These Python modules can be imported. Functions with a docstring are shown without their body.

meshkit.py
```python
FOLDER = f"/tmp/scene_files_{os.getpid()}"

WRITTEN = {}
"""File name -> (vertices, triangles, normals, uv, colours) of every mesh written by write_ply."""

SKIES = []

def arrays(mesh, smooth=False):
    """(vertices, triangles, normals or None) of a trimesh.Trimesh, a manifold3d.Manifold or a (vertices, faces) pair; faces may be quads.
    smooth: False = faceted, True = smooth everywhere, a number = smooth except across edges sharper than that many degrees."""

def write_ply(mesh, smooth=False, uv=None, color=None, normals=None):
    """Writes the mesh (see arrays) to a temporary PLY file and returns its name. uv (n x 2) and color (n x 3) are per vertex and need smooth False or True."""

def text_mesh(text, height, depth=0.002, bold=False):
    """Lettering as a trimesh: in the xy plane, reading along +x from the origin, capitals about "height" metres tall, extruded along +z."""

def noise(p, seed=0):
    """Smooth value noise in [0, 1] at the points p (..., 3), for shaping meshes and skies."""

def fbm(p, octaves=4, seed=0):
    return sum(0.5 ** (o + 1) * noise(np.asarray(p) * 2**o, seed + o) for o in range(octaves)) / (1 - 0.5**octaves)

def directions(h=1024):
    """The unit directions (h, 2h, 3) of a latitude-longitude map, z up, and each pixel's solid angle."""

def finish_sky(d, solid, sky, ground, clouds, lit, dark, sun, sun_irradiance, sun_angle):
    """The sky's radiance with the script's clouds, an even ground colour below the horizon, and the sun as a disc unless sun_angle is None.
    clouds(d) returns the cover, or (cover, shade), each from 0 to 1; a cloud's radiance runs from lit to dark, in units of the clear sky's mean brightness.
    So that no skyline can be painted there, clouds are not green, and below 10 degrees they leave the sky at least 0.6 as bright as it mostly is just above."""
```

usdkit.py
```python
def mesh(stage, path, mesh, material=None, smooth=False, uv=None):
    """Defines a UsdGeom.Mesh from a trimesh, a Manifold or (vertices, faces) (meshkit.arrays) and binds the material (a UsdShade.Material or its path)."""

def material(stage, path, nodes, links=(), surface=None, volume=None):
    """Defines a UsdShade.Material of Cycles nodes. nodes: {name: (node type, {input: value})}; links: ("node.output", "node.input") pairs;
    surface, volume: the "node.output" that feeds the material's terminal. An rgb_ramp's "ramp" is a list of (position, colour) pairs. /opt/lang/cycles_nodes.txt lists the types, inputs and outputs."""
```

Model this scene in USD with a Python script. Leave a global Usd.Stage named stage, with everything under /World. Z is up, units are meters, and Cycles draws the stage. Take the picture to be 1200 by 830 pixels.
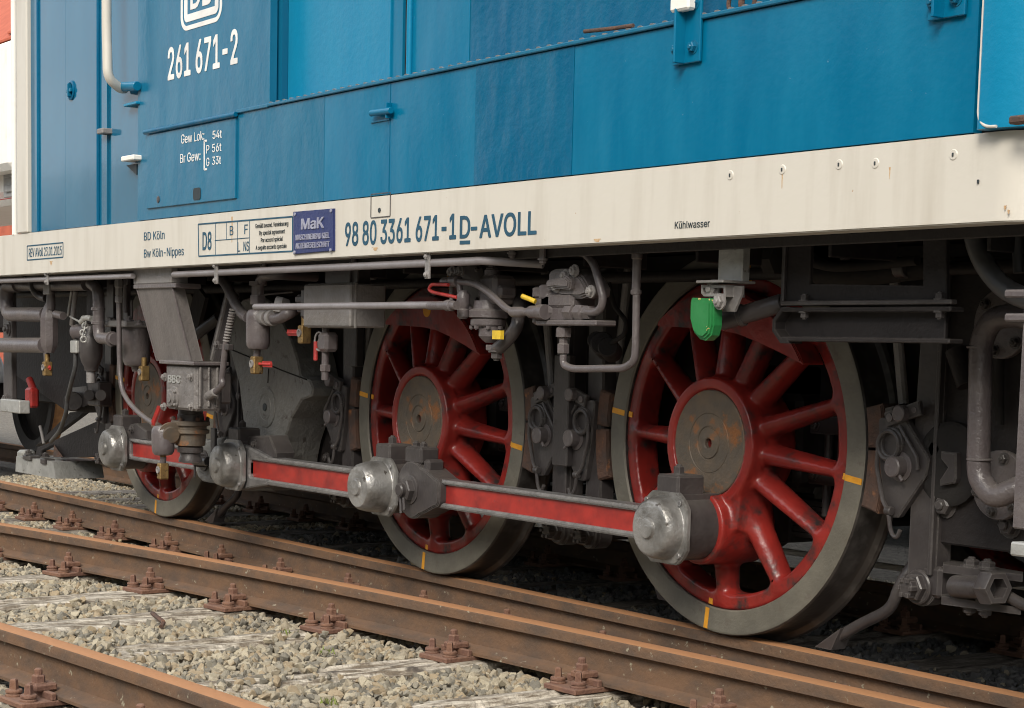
import math, random
import numpy as np, trimesh, manifold3d
from manifold3d import Manifold, CrossSection
from shapely.geometry import Polygon, Point, LineString, box as sbox
from shapely.ops import unary_union
import meshkit, usdkit
from pxr import Usd, UsdGeom, UsdLux, UsdShade, Gf, Sdf, Vt

rnd = random.Random(7)
nrs = np.random.RandomState(7)
stage = Usd.Stage.CreateInMemory()
UsdGeom.SetStageUpAxis(stage, UsdGeom.Tokens.z)
UsdGeom.SetStageMetersPerUnit(stage, 1.0)
world = UsdGeom.Xform.Define(stage, '/World')
stage.SetDefaultPrim(world.GetPrim())
UsdGeom.Scope.Define(stage, '/World/Looks')

# ------------------------------------------------------------------ camera
F_PX, EYE, YAW, PITCH, ROLL, CY = 2206.188, np.array([4.62424, -4.00217, 0.91568]), 0.96965, -0.105915, 0.0234568, 642.895
_cy, _sy, _cp, _sp = math.cos(YAW), math.sin(YAW), math.cos(PITCH), math.sin(PITCH)
FW = np.array([-_sy * _cp, _cy * _cp, _sp]); _r = np.array([_cy, _sy, 0.0]); _u = np.cross(_r, FW)
RT, UP = _r * math.cos(ROLL) + _u * math.sin(ROLL), -_r * math.sin(ROLL) + _u * math.cos(ROLL)
cam = UsdGeom.Camera.Define(stage, '/World/camera')
m = Gf.Matrix4d(*RT, 0, *UP, 0, *(-FW), 0, *EYE, 1)
UsdGeom.Xformable(cam).AddTransformOp().Set(m)
cam.CreateFocalLengthAttr(36.0 * F_PX / 1200.0)
cam.CreateHorizontalApertureAttr(36.0)
cam.CreateVerticalApertureAttr(36.0 * 708 / 1024)
cam.CreateVerticalApertureOffsetAttr((CY - 415.0) / 1200.0 * 36.0)
cam.CreateClippingRangeAttr(Gf.Vec2f(0.1, 2000))
EXPOSURE = 1.05
cam.GetPrim().CreateAttribute('exposure', Sdf.ValueTypeNames.Float).Set(EXPOSURE)

# ------------------------------------------------------------------ sky and sun
SUN = np.array([0.48, -0.60, 0.58]); SUN /= np.linalg.norm(SUN)
sky = usdkit.material(stage, '/World/Looks/sky_material', {
    'tc': ('texture_coordinate', {}),
    'sky': ('sky_texture', {'sky_type': 'single_scattering', 'sun_disc': False, 'sun_elevation': math.asin(SUN[2]),
                            'sun_rotation': math.atan2(SUN[0], SUN[1]), 'aerosol_density': 2.0}),
    'n': ('noise_texture', {'scale': 2.2, 'detail': 6, 'roughness': 0.55}),
    'r': ('rgb_ramp', {'ramp': [(0.36, (0, 0, 0)), (0.62, (1, 1, 1))]}),
    'sp': ('separate_xyz', {}), 'mr': ('map_range', {'from_min': 0.0, 'from_max': 1.0, 'to_min': 5.5, 'to_max': 10.0}), 'cc': ('combine_xyz', {}),
    'm': ('mix', {}),
    'bg': ('background_shader', {'strength': 0.1})},
    [('tc.generated', 'n.vector'), ('tc.generated', 'sp.vector'), ('sp.z', 'mr.value'), ('mr.result', 'cc.x'), ('mr.result', 'cc.y'), ('mr.result', 'cc.z'), ('cc.vector', 'm.color2'), ('n.fac', 'r.fac'), ('r.color', 'm.fac'), ('sky.color', 'm.color1'), ('m.color', 'bg.color')], surface='bg.background')
dome = UsdLux.DomeLight.Define(stage, '/World/sky')
UsdShade.MaterialBindingAPI.Apply(dome.GetPrim()).Bind(sky)
dome.GetPrim().SetCustomDataByKey('kind', 'structure')
sun = UsdLux.DistantLight.Define(stage, '/World/sun')
sun.CreateIntensityAttr(0.4); sun.CreateAngleAttr(22.0); sun.CreateColorAttr(Gf.Vec3f(1.0, 0.93, 0.82))
sun.GetPrim().CreateAttribute('inputs:normalize', Sdf.ValueTypeNames.Bool).Set(True)
_b = SUN; _x = np.cross([0, 0, 1.0], _b); _x /= np.linalg.norm(_x); _y = np.cross(_b, _x)
UsdGeom.Xformable(sun).AddTransformOp().Set(Gf.Matrix4d(*_x, 0, *_y, 0, *_b, 0, 0, 0, 20, 1))


# ------------------------------------------------------------------ survey: a sight line from the photograph's station met with an upright plane y (or level z)
def _ray(px, py): return FW + (px - 600) / F_PX * RT - (py - CY) / F_PX * UP
def at(px, py, y):
    d = _ray(px, py); return EYE + d * (y - EYE[1]) / d[1]
def atz(px, py, z):
    d = _ray(px, py); return EYE + d * (z - EYE[2]) / d[2]
def zoom(x0, y0, s): return lambda x, y, d: at(x0 + x / s, y0 + y / s, d)
A_, Bz, C_, D_ = zoom(0, 280, 5.535), zoom(0, 420, 5.535), zoom(130, 300, 5.535), zoom(130, 440, 4.88)
E_, F_, G_, H_ = zoom(280, 290, 5.535), zoom(280, 430, 5.535), zoom(480, 290, 4.286), zoom(400, 440, 3.32)
I_, K_, L_, M_ = zoom(410, 300, 4.613), zoom(600, 430, 3.606), zoom(700, 290, 4.37), zoom(700, 470, 2.862)
N_, O_, Q_, R_ = zoom(900, 260, 4.0), zoom(960, 400, 5.0), zoom(960, 540, 3.77), zoom(1100, 250, 1.93)

# ------------------------------------------------------------------ prims
_count = {}
def numbered(parent, name):
    k = (parent, name); n = _count.get(k, 0); _count[k] = n + 1
    return f'{parent}/{name}' if n == 0 else f'{parent}/{name}_{n:03d}'
def say(path, label=None, category=None, group=None, kind=None):
    pr = stage.GetPrimAtPath(path)
    for k, v in (('label', label), ('category', category), ('group', group), ('kind', kind)):
        if v: pr.SetCustomDataByKey(k, v)
    return path
def xf(name, parent='/World', loc=None, rz=None, **kw):
    path = numbered(parent, name); x = UsdGeom.Xform.Define(stage, path)
    if loc is not None: x.AddTranslateOp().Set(Gf.Vec3d(*map(float, loc)))
    if rz: x.AddRotateZOp().Set(float(rz))
    return say(path, **kw)
MAT = {}
EACH = {'bolt', 'hose_clip', 'screw', 'screw_slot', 'paint_mark', 'lifting_ring', 'hanger_bolt', 'door_beading', 'oil_plug', 'joint_line', 'pipe_collar', 'support_post', 'hose_coupling', 'rail_clip', 'ruled_line', 'border', 'tread', 'roof_tile', 'weld_bead', 'bearing_bolt', 'stay', 'spring_hanger', 'plate_lettering', 'holder_pin', 'boss', 'duct_edge', 'frame_bracket', 'brake_shoe'}   # shapes put one by one
class G:
    """Collects shapes that make one mesh."""
    def __init__(s): s.ms = []
    def add(s, m):
        if hasattr(m, 'to_mesh'):
            t = m.to_mesh(); m = trimesh.Trimesh(t.vert_properties[:, :3], t.tri_verts, process=False)
        s.ms.append(m); return s
    def box(s, x0, x1, y0, y1, z0, z1, b=0.004):
        c = np.array([(x0 + x1) / 2, (y0 + y1) / 2, (z0 + z1) / 2]); h = np.abs([x1 - x0, y1 - y0, z1 - z0]) / 2.0
        b = min(b, h.min() * 0.45); P = []
        for sx in (-1, 1):
            for sy in (-1, 1):
                for sz in (-1, 1):
                    for k in range(3):
                        q = h - b; q[k] = h[k]; P.append(c + q * (sx, sy, sz))
        return s.add(trimesh.convex.convex_hull(np.array(P)))
    def hull(s, P): return s.add(trimesh.convex.convex_hull(np.array(P)))
    def lathe(s, p0, axis, prof, n=28, caps=True):
        """prof: (radius, height) pairs along axis from p0; open ends are capped when the radius is 0."""
        a = np.asarray(axis, float); a /= np.linalg.norm(a)
        u = np.cross(a, [0, 0, 1.0] if abs(a[2]) < .9 else [1.0, 0, 0]); u /= np.linalg.norm(u); v = np.cross(a, u)
        t = np.arange(n) * 2 * np.pi / n; ring = np.cos(t)[:, None] * u + np.sin(t)[:, None] * v
        V = np.vstack([np.asarray(p0) + r * ring + h * a for r, h in prof]); Fs = []
        for i in range(len(prof) - 1):
            for j in range(n):
                q = [i * n + j, i * n + (j + 1) % n, (i + 1) * n + (j + 1) % n, (i + 1) * n + j]
                Fs += [[q[0], q[1], q[2]], [q[0], q[2], q[3]]]
        if not caps: return s.add(trimesh.Trimesh(V, Fs, process=False))
        k = len(prof) * n
        V = np.vstack([V, np.asarray(p0) + prof[0][1] * a, np.asarray(p0) + prof[-1][1] * a])
        for j in range(n): Fs += [[k, (j + 1) % n, j], [k + 1, k - n + j, k - n + (j + 1) % n]]
        return s.add(trimesh.Trimesh(V, Fs, process=False))
    def cyl(s, p0, p1, r, r2=None, n=20, b=None):
        p0, p1 = np.asarray(p0, float), np.asarray(p1, float); L = np.linalg.norm(p1 - p0); r2 = r if r2 is None else r2
        b = min(r, r2, L) * .12 if b is None else b
        return s.lathe(p0, p1 - p0, [(r - b, 0), (r, b), (r2, L - b), (r2 - b, L)], n)
    def bolt(s, p, d, r=0.012, h=0.01, washer=True):
        d = np.asarray(d, float) / np.linalg.norm(d); p = np.asarray(p, float); g = G()
        if washer: g.lathe(p, d, [(r * 1.35, -.002), (r * 1.35, r * .2)], 14)
        g.lathe(p, d, [(r, 0), (r, h + r * .2), (r * .8, h + r * .35)], 6)
        g.lathe(p, d, [(r * .5, 0), (r * .5, h + r * .55), (r * .38, h + r * .68)], 10)
        return s.add(trimesh.util.concatenate(g.ms))
    def tube(s, pts, r, n=12, bend=None, caps=True):
        pts = [np.asarray(q, float) for q in pts]; bend = r * 2.6 if bend is None else bend
        path = [pts[0]]
        for i in range(1, len(pts) - 1):
            a, c, e = pts[i - 1], pts[i], pts[i + 1]
            la, le = np.linalg.norm(a - c), np.linalg.norm(e - c); k = min(bend, la * .48, le * .48)
            s0, s1 = c + (a - c) / la * k, c + (e - c) / le * k
            for t in np.linspace(0, 1, 7): path.append((1 - t) ** 2 * s0 + 2 * t * (1 - t) * c + t * t * s1)
        path.append(pts[-1]); P = np.array(path)
        keep = np.r_[True, np.linalg.norm(np.diff(P, axis=0), axis=1) > 1e-5]; P = P[keep]
        T = np.gradient(P, axis=0); T /= np.linalg.norm(T, axis=1)[:, None]
        u = np.cross(T[0], [0, 0, 1.0] if abs(T[0][2]) < .9 else [1.0, 0, 0]); u /= np.linalg.norm(u)
        ang = np.arange(n) * 2 * np.pi / n; V = []
        for i in range(len(P)):
            u = u - T[i] * (u @ T[i]); u /= np.linalg.norm(u); v = np.cross(T[i], u)
            V.append(P[i] + r * (np.cos(ang)[:, None] * u + np.sin(ang)[:, None] * v))
        V = np.vstack(V); Fs = []
        for i in range(len(P) - 1):
            for j in range(n):
                q = [i * n + j, i * n + (j + 1) % n, (i + 1) * n + (j + 1) % n, (i + 1) * n + j]
                Fs += [[q[0], q[1], q[2]], [q[0], q[2], q[3]]]
        if caps:
            k = len(V); V = np.vstack([V, P[0], P[-1]])
            for j in range(n): Fs += [[k, (j + 1) % n, j], [k + 1, k - n + j, k - n + (j + 1) % n]]
        return s.add(trimesh.Trimesh(V, Fs, process=False))
    def torus(s, c, axis, R, r, n=28, k=8):
        a = np.asarray(axis, float); a /= np.linalg.norm(a)
        u = np.cross(a, [0, 0, 1.0] if abs(a[2]) < .9 else [1.0, 0, 0]); u /= np.linalg.norm(u); v = np.cross(a, u)
        pts = [np.asarray(c) + R * (math.cos(t) * u + math.sin(t) * v) for t in np.linspace(0, 2 * np.pi, n)]
        return s.tube(pts, r, k, bend=0.0001)
    def prism(s, poly, y0, y1, b=0.004):
        """poly: (x, z) outline (or shapely polygon), extruded from y0 (front) to y1 with a bevelled front edge."""
        g = poly if hasattr(poly, 'geom_type') else Polygon(poly)
        if not g.is_valid: g = g.buffer(0)
        if g.geom_type == 'MultiPolygon':
            for q in g.geoms: s.prism(q, y0, y1, b)
            return s
        rings = [np.array(g.exterior.coords)[:-1]] + [np.array(i.coords)[:-1] for i in g.interiors]
        cs = CrossSection([r.tolist() for r in rings], manifold3d.FillRule.EvenOdd)
        d = abs(y1 - y0)
        if b and d > 2 * b:
            mm = Manifold.extrude(cs, d - b) + Manifold.extrude(cs.offset(-b * .5, manifold3d.JoinType.Miter), d - b * .5) + Manifold.extrude(cs.offset(-b, manifold3d.JoinType.Miter), d)
        else: mm = Manifold.extrude(cs, d)
        t = mm.to_mesh(); v = np.array(t.vert_properties[:, :3]); lo = max(y0, y1)
        w = np.stack([v[:, 0], lo - v[:, 2], v[:, 1]], 1)
        return s.add(trimesh.Trimesh(w, t.tri_verts, process=False))
    def text(s, txt, p0, width, height, y, depth=0.0012, bold=False, italic=0.0):
        t = meshkit.text_mesh(txt, 1.0, depth, bold); v = np.array(t.vertices); lo, hi = v.min(0), v.max(0)
        x = (v[:, 0] - lo[0]) / (hi[0] - lo[0]) * width + italic * v[:, 1] * height
        t.vertices = np.stack([p0[0] + x, y - v[:, 2], p0[1] + v[:, 1] * height], 1)
        return s.add(t)
    def put(s, name, mat, parent='/World', smooth=35, **kw):
        if name in EACH and len(s.ms) > 1:
            for m in s.ms: h = G(); h.ms = [m]; path = h.put(name, mat, parent, smooth, **kw)
            return path
        mm = trimesh.util.concatenate(s.ms) if len(s.ms) > 1 else s.ms[0]
        path = numbered(parent, name)
        usdkit.mesh(stage, path, mm, MAT[mat], smooth=smooth)
        return say(path, **kw)

# ------------------------------------------------------------------ materials
def paint(name, c, c2=None, scale=6, lo=.4, hi=.7, rough=.45, rough2=None, metal=0.0, bump=.15, bscale=60, bdist=.004, stretch=(1, 1, 1),
          dust_lit_top=None, lit_top_over=None, spots=None, spec=.5, coat=0.0, wave=None, edge=None):
    """Paint or metal with worn patches (c2), small relief, a dusty tone on upward faces (lit head tops on rails) and optional spots of another colour."""
    n = {'tc': ('texture_coordinate', {}), 'mp': ('mapping', {'scale': stretch}), 'no': ('noise_texture', {'scale': scale, 'detail': 6, 'roughness': .6}),
         'ra': ('rgb_ramp', {'ramp': [(lo, (0, 0, 0)), (hi, (1, 1, 1))]}), 'mx': ('mix', {'color1': c, 'color2': c2 or tuple(x * .75 for x in c)}),
         'b1': ('noise_texture', {'scale': bscale, 'detail': 5, 'roughness': .6}), 'bu': ('bump', {'strength': min(1, bump * 2.2), 'distance': bdist * 1.6}),
         'p': ('principled_bsdf', {'metallic': metal, 'roughness': rough, 'specular_ior_level': spec, 'coat_weight': coat, 'coat_roughness': .06}),
         'rr': ('map_range', {'to_min': rough, 'to_max': rough2 if rough2 is not None else min(1, rough + .18)})}
    l = [('tc.object', 'mp.vector'), ('mp.vector', 'no.vector'), ('tc.object', 'b1.vector'), ('no.fac', 'ra.fac'), ('ra.color', 'mx.fac'), ('b1.fac', 'bu.height'),
         ('bu.normal', 'p.normal'), ('no.fac', 'rr.value'), ('rr.result', 'p.roughness')]
    col = 'mx.color'
    if spots:
        sc, thr, sw = spots[1], spots[2], spots[3] if len(spots) > 3 else .04
        n.update({'sn': ('noise_texture', {'scale': sc, 'detail': 4, 'roughness': .65}), 'sr': ('rgb_ramp', {'ramp': [(thr, (0, 0, 0)), (thr + sw, (1, 1, 1))]}), 'sm': ('mix', {'color2': spots[0]})})
        l += [('tc.object', 'sn.vector'), ('sn.fac', 'sr.fac'), ('sr.color', 'sm.fac'), (col, 'sm.color1')]; col = 'sm.color'
    if dust_lit_top:
        n.update({'ge': ('geometry', {}), 'sx': ('separate_xyz', {}), 'dr': ('rgb_ramp', {'ramp': [(.55, (0, 0, 0)), (1.0, (dust_lit_top[1],) * 3)]}), 'dm': ('mix', {'color2': dust_lit_top[0]})})
        if lit_top_over is None: l += [('dr.color', 'dm.fac')]
        else:       # only above this height of the thing itself
            n.update({'tz': ('separate_xyz', {}), 'th': ('math', {'math_type': 'greater_than', 'value2': lit_top_over}), 'tm': ('mix', {'mix_type': 'multiply', 'fac': 1.0})})
            l += [('tc.object', 'tz.vector'), ('tz.z', 'th.value1'), ('dr.color', 'tm.color1'), ('th.value', 'tm.color2'), ('tm.color', 'dm.fac')]
        l += [('ge.normal', 'sx.vector'), ('sx.z', 'dr.fac'), (col, 'dm.color1')]; col = 'dm.color'
    if edge:   # paint rubbed off along the corners
        n.update({'be': ('bevel', {'samples': 3, 'radius': edge[1]}), 'gn': ('geometry', {}), 'dt': ('vector_math', {'math_type': 'dot_product'}),
                  'er': ('rgb_ramp', {'ramp': [(.86, (edge[2],) * 3), (.985, (0, 0, 0))]}), 'en': ('rgb_ramp', {'ramp': [(.35, (.2, .2, .2)), (.6, (1, 1, 1))]}), 'em': ('mix', {'mix_type': 'multiply', 'fac': 1.0}), 'ex': ('mix', {'color2': edge[0]})})
        l += [('be.bevel', 'dt.vector1'), ('gn.normal', 'dt.vector2'), ('dt.value', 'er.fac'), ('b1.fac', 'en.fac'), ('er.color', 'em.color1'), ('en.color', 'em.color2'), ('em.color', 'ex.fac'), (col, 'ex.color1')]; col = 'ex.color'
    if wave:
        n.update({'w1': ('noise_texture', {'scale': wave[0], 'detail': 1.5}), 'wm': ('mapping', {'scale': (1, 1, .5)}), 'wb': ('bump', {'strength': wave[1], 'distance': .02})})
        l += [('tc.object', 'wm.vector'), ('wm.vector', 'w1.vector'), ('w1.fac', 'wb.height'), ('wb.normal', 'bu.normal')]
    l.append((col, 'p.base_color'))
    MAT[name] = usdkit.material(stage, f'/World/Looks/{name}', n, l, surface='p.BSDF')

BLUE = (.0, .116, .225)
paint('blue_paint', BLUE, (.003, .145, .262), 2.5, .35, .7, .16, .28, bump=.04, bscale=40, stretch=(3, 3, .6), wave=(3.5, .4), spec=.28, spots=((.10, .22, .32), 55, .72, .02))
paint('blue_patch', (.0, .086, .178), (.002, .108, .204), 3, .35, .7, .18, .32, bump=.1, bscale=38, stretch=(3, 3, .6), wave=(9, .35), spec=.22)
paint('blue_old', (.005, .108, .2), (.010, .13, .225), 3, .35, .7, .15, .3, bump=.08, bscale=30, stretch=(3, 3, .6), wave=(5, .3), spec=.28)
paint('blue_cab', (.003, .09, .17), (.005, .105, .19), 2.5, .35, .7, .06, .10, bump=.012, bscale=30, stretch=(2, 2, .6), wave=(3, .12), spec=.6)
paint('blue_light', (.003, .175, .32), (.005, .195, .34), 2.5, .35, .7, .25, .4, bump=.08, bscale=40, stretch=(3, 3, .6), wave=(5, .25), spec=.3)
paint('cream_paint', (.555, .525, .46), (.46, .425, .36), 3, .48, .8, .35, .5, bump=.04, bscale=40, stretch=(4, 4, .45), spots=((.35, .2, .1), 34, .72))
paint('white_paint', (.78, .76, .70), (.7, .66, .58), 5, .5, .8, .35, .5, bump=.04, bscale=40, spots=((.4, .25, .12), 30, .73))
paint('white_lettering', (.8, .79, .76), rough=.5, bump=0)
paint('blue_lettering', (.012, .07, .12), rough=.5, bump=0)
paint('black_lettering', (.02, .03, .035), rough=.5, bump=0)
paint('plate_blue', (.016, .026, .10), (.02, .03, .12), rough=.35)
paint('plate_relief', (.30, .31, .38), (.2, .2, .28), 60, rough=.4)
paint('frame_grey', (.042, .037, .037), (.065, .058, .056), 7, .45, .7, .28, .44, bump=.14, bscale=50, dust_lit_top=((.12, .108, .092), .3), spots=((.10, .075, .06), 40, .69), edge=((.17, .16, .15), .005, .55), spec=.38)
paint('pipe_grey', (.090, .077, .078), (.12, .104, .10), 8, .45, .7, .24, .40, bump=.22, bscale=60, dust_lit_top=((.25, .23, .2), .35), spots=((.18, .13, .09), 50, .72), edge=((.24, .225, .22), .004, .55))
paint('pale_grey', (.19, .18, .175), (.15, .135, .125), 9, .45, .7, .4, .55, bump=.3, bscale=50, spots=((.12, .1, .08), 30, .66), edge=((.36, .34, .32), .006, .7))
paint('pipe_light', (.20, .185, .19), (.155, .142, .142), 8, .45, .7, .24, .40, bump=.15, bscale=60, spots=((.15, .11, .08), 50, .72))
paint('duct_grey', (.135, .122, .115), (.105, .095, .09), 7, .4, .7, .42, .55, bump=.2, bscale=50, stretch=(2, 2, .5), dust_lit_top=((.25, .23, .2), .4), edge=((.3, .28, .26), .008, .7))
paint('cast_grey', (.16, .148, .14), (.11, .10, .095), 10, .4, .7, .4, .55, bump=.5, bscale=45, dust_lit_top=((.25, .23, .2), .4), spots=((.07, .06, .055), 25, .63), edge=((.34, .32, .3), .006, .7))
paint('dark_frame', (.019, .0165, .0165), (.030, .026, .025), 5, .45, .75, .5, .65, bump=.25, bscale=40, spec=.22, dust_lit_top=((.07, .062, .054), .35), edge=((.10, .09, .085), .005, .5))
paint('black_inner', (.018, .0165, .0165), (.027, .025, .023), 5, rough=.7, bump=.2, spec=.2, dust_lit_top=((.04, .035, .03), .4))
paint('wheel_red', (.25, .021, .016), (.14, .013, .011), 5, .38, .66, .24, .40, bump=.2, bscale=15, bdist=.006, spots=((.030, .022, .021), 9, .53, .14))
paint('rod_red', (.33, .027, .02), (.19, .017, .015), 9, .4, .66, .28, .42, bump=.08, bscale=30, stretch=(1.2, 1, 1.6), spots=((.10, .06, .06), 26, .69))
paint('tyre_grey', (.125, .116, .093), (.175, .162, .13), 9, .4, .7, .5, .65, metal=.15, bump=.15, bscale=80, spots=((.12, .10, .08), 12, .60, .1))
paint('tread_steel', (.055, .05, .046), (.16, .15, .14), 7, .5, .75, .32, .5, metal=.6, bump=.1)
paint('rod_steel', (.15, .145, .145), (.24, .235, .23), 10, .4, .66, .28, .46, metal=.5, bump=.06, bscale=60, spots=((.07, .06, .055), 22, .66), edge=((.45, .44, .43), .006, .8))
paint('cap_steel', (.32, .315, .305), (.13, .125, .115), 9, .4, .66, .24, .42, metal=.5, bump=.3, bscale=45, spots=((.09, .08, .07), 24, .66))
paint('hub_rust', (.105, .088, .07), (.15, .112, .078), 14, .4, .65, .5, .65, metal=.3, bump=.2, bscale=70, spots=((.28, .115, .04), 11, .54, .10))
paint('crank_grey', (.18, .18, .17), (.14, .135, .125), 6, .4, .7, .45, .6, metal=.2, bump=.35, bscale=35, bdist=.006, spots=((.09, .08, .07), 18, .62), edge=((.34, .33, .31), .007, .8))
paint('brass', (.30, .20, .08), (.19, .12, .05), 30, rough=.42, metal=.75, bump=.2, spots=((.08, .06, .04), 40, .62))
paint('tap_red', (.42, .03, .026), (.25, .03, .025), 40, rough=.38, bump=.15, spots=((.10, .06, .05), 60, .66))
paint('yellow_paint', (.66, .45, .03), (.5, .34, .03), 40, rough=.4, bump=.15, spots=((.2, .16, .08), 70, .68))
paint('mark_orange', (.72, .33, .02), (.6, .25, .02), 30, rough=.5)
paint('green_enamel', (.018, .16, .045), (.03, .19, .06), 12, rough=.16, rough2=.3, bump=.1, coat=.6, spots=((.55, .45, .16), 26, .655, .02))
paint('zinc', (.42, .42, .40), (.3, .3, .28), 12, rough=.45, metal=.5, bump=.2, spots=((.2, .19, .17), 20, .62))
paint('rusty_iron', (.10, .052, .034), (.055, .04, .034), 14, .4, .65, .8, .9, bump=.4, bscale=60, spots=((.24, .10, .04), 18, .6, .1))
paint('rusty_tread', (.34, .18, .075), (.22, .11, .05), 20, rough=.7)
paint('rail_rust', (.14, .078, .042), (.085, .056, .038), 7, .38, .66, .72, .88, bump=.3, bscale=55, stretch=(1, 2, 2), spots=((.28, .25, .18), 32, .645, .06), dust_lit_top=((.40, .19, .08), .85), lit_top_over=-.06)  # lit head top and overhang-shaded web put into the rust, with traffic polish
paint('plate_rust', (.12, .058, .040), (.17, .085, .05), 14, .4, .65, .8, .9, bump=.4, bscale=70, dust_lit_top=((.20, .12, .085), .6), edge=((.26, .15, .10), .006, .8))
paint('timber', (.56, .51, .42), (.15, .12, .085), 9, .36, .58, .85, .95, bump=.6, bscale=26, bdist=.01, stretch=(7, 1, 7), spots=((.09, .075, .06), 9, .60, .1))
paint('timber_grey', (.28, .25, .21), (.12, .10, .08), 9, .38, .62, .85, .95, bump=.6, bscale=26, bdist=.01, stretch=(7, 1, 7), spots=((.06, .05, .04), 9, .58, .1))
for i, c in enumerate([(.44, .38, .275), (.36, .325, .25), (.54, .475, .345), (.24, .22, .175), (.43, .34, .22)]):
    paint(f'stone_{"abcde"[i]}', c, tuple(x * .7 for x in c), 18, .35, .65, .85, .95, bump=.3, bscale=60)
paint('shaded_oily_stone_a', (.15, .15, .15), (.09, .09, .09), 18, rough=.6, bump=.3); paint('shaded_oily_stone_b', (.22, .215, .205), (.13, .127, .12), 18, rough=.65, bump=.3)  # oil and the shade under the locomotive both put into these darker stones
paint('earth', (.22, .20, .165), (.12, .105, .085), 30, .35, .65, .95, 1.0, bump=.8, bscale=40, bdist=.03)
paint('hose_black', (.035, .036, .038), (.06, .058, .055), 12, rough=.4, bump=.1, dust_lit_top=((.14, .13, .12), .4))
paint('brick_red', (.42, .10, .05), (.34, .075, .04), 3, rough=.8)
paint('louvre_grey', (.38, .38, .37), rough=.5)
paint('stripe_red', (.6, .02, .03), rough=.4)
paint('rust_stain', (.42, .24, .11), (.5, .38, .24), 60, .35, .6, rough=.8)
paint('weed_green', (.20, .24, .05), (.12, .17, .035), 30, rough=.6)
paint('grass', (.10, .13, .03), (.06, .09, .02), 4, rough=.8)

# ================================================================== TRACK
RAIL = [(-.0625, -.149), (.0625, -.149), (.0625, -.139), (.03, -.130), (.0085, -.121), (.007, -.09), (.007, -.052), (.011, -.046), (.0335, -.038), (.0335, -.010), (.031, -.004), (.024, -.0008), (0, 0),
        (-.024, -.0008), (-.031, -.004), (-.0335, -.010), (-.0335, -.038), (-.011, -.046), (-.007, -.052), (-.007, -.09), (-.0085, -.121), (-.03, -.130), (-.0625, -.139)]
def rail_mesh(path):
    path = np.asarray(path, float); T = np.gradient(path, axis=0); T /= np.linalg.norm(T, axis=1)[:, None]
    nrm = np.stack([-T[:, 1], T[:, 0], 0 * T[:, 0]], 1); pr = np.array(RAIL); n = len(pr)
    V = np.vstack([path[i] + pr[:, :1] * nrm[i] + np.array([0, 0, 1.0]) * pr[:, 1:] for i in range(len(path))]); Fs = []
    for i in range(len(path) - 1):
        for j in range(n):
            q = [i * n + j, (i + 1) * n + j, (i + 1) * n + (j + 1) % n, i * n + (j + 1) % n]
            Fs += [[q[0], q[1], q[2]], [q[0], q[2], q[3]]]
    return trimesh.Trimesh(V, Fs, process=False)
_px, _py = [-4.47, -2.357, -.759, .532, 1.209], [-.845, -.497, -.376, -.271, -.262]
_q = np.polyfit(_px, _py, 2)
def y_siding(x):
    x = np.asarray(x, float); xc = np.clip(x, -4.6, 1.3); s = 2 * _q[0] * xc + _q[1]
    return np.polyval(_q, xc) + s * (x - xc) - .0335
Y1, Y4 = .064, .064 + 1.435 + .067
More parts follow.
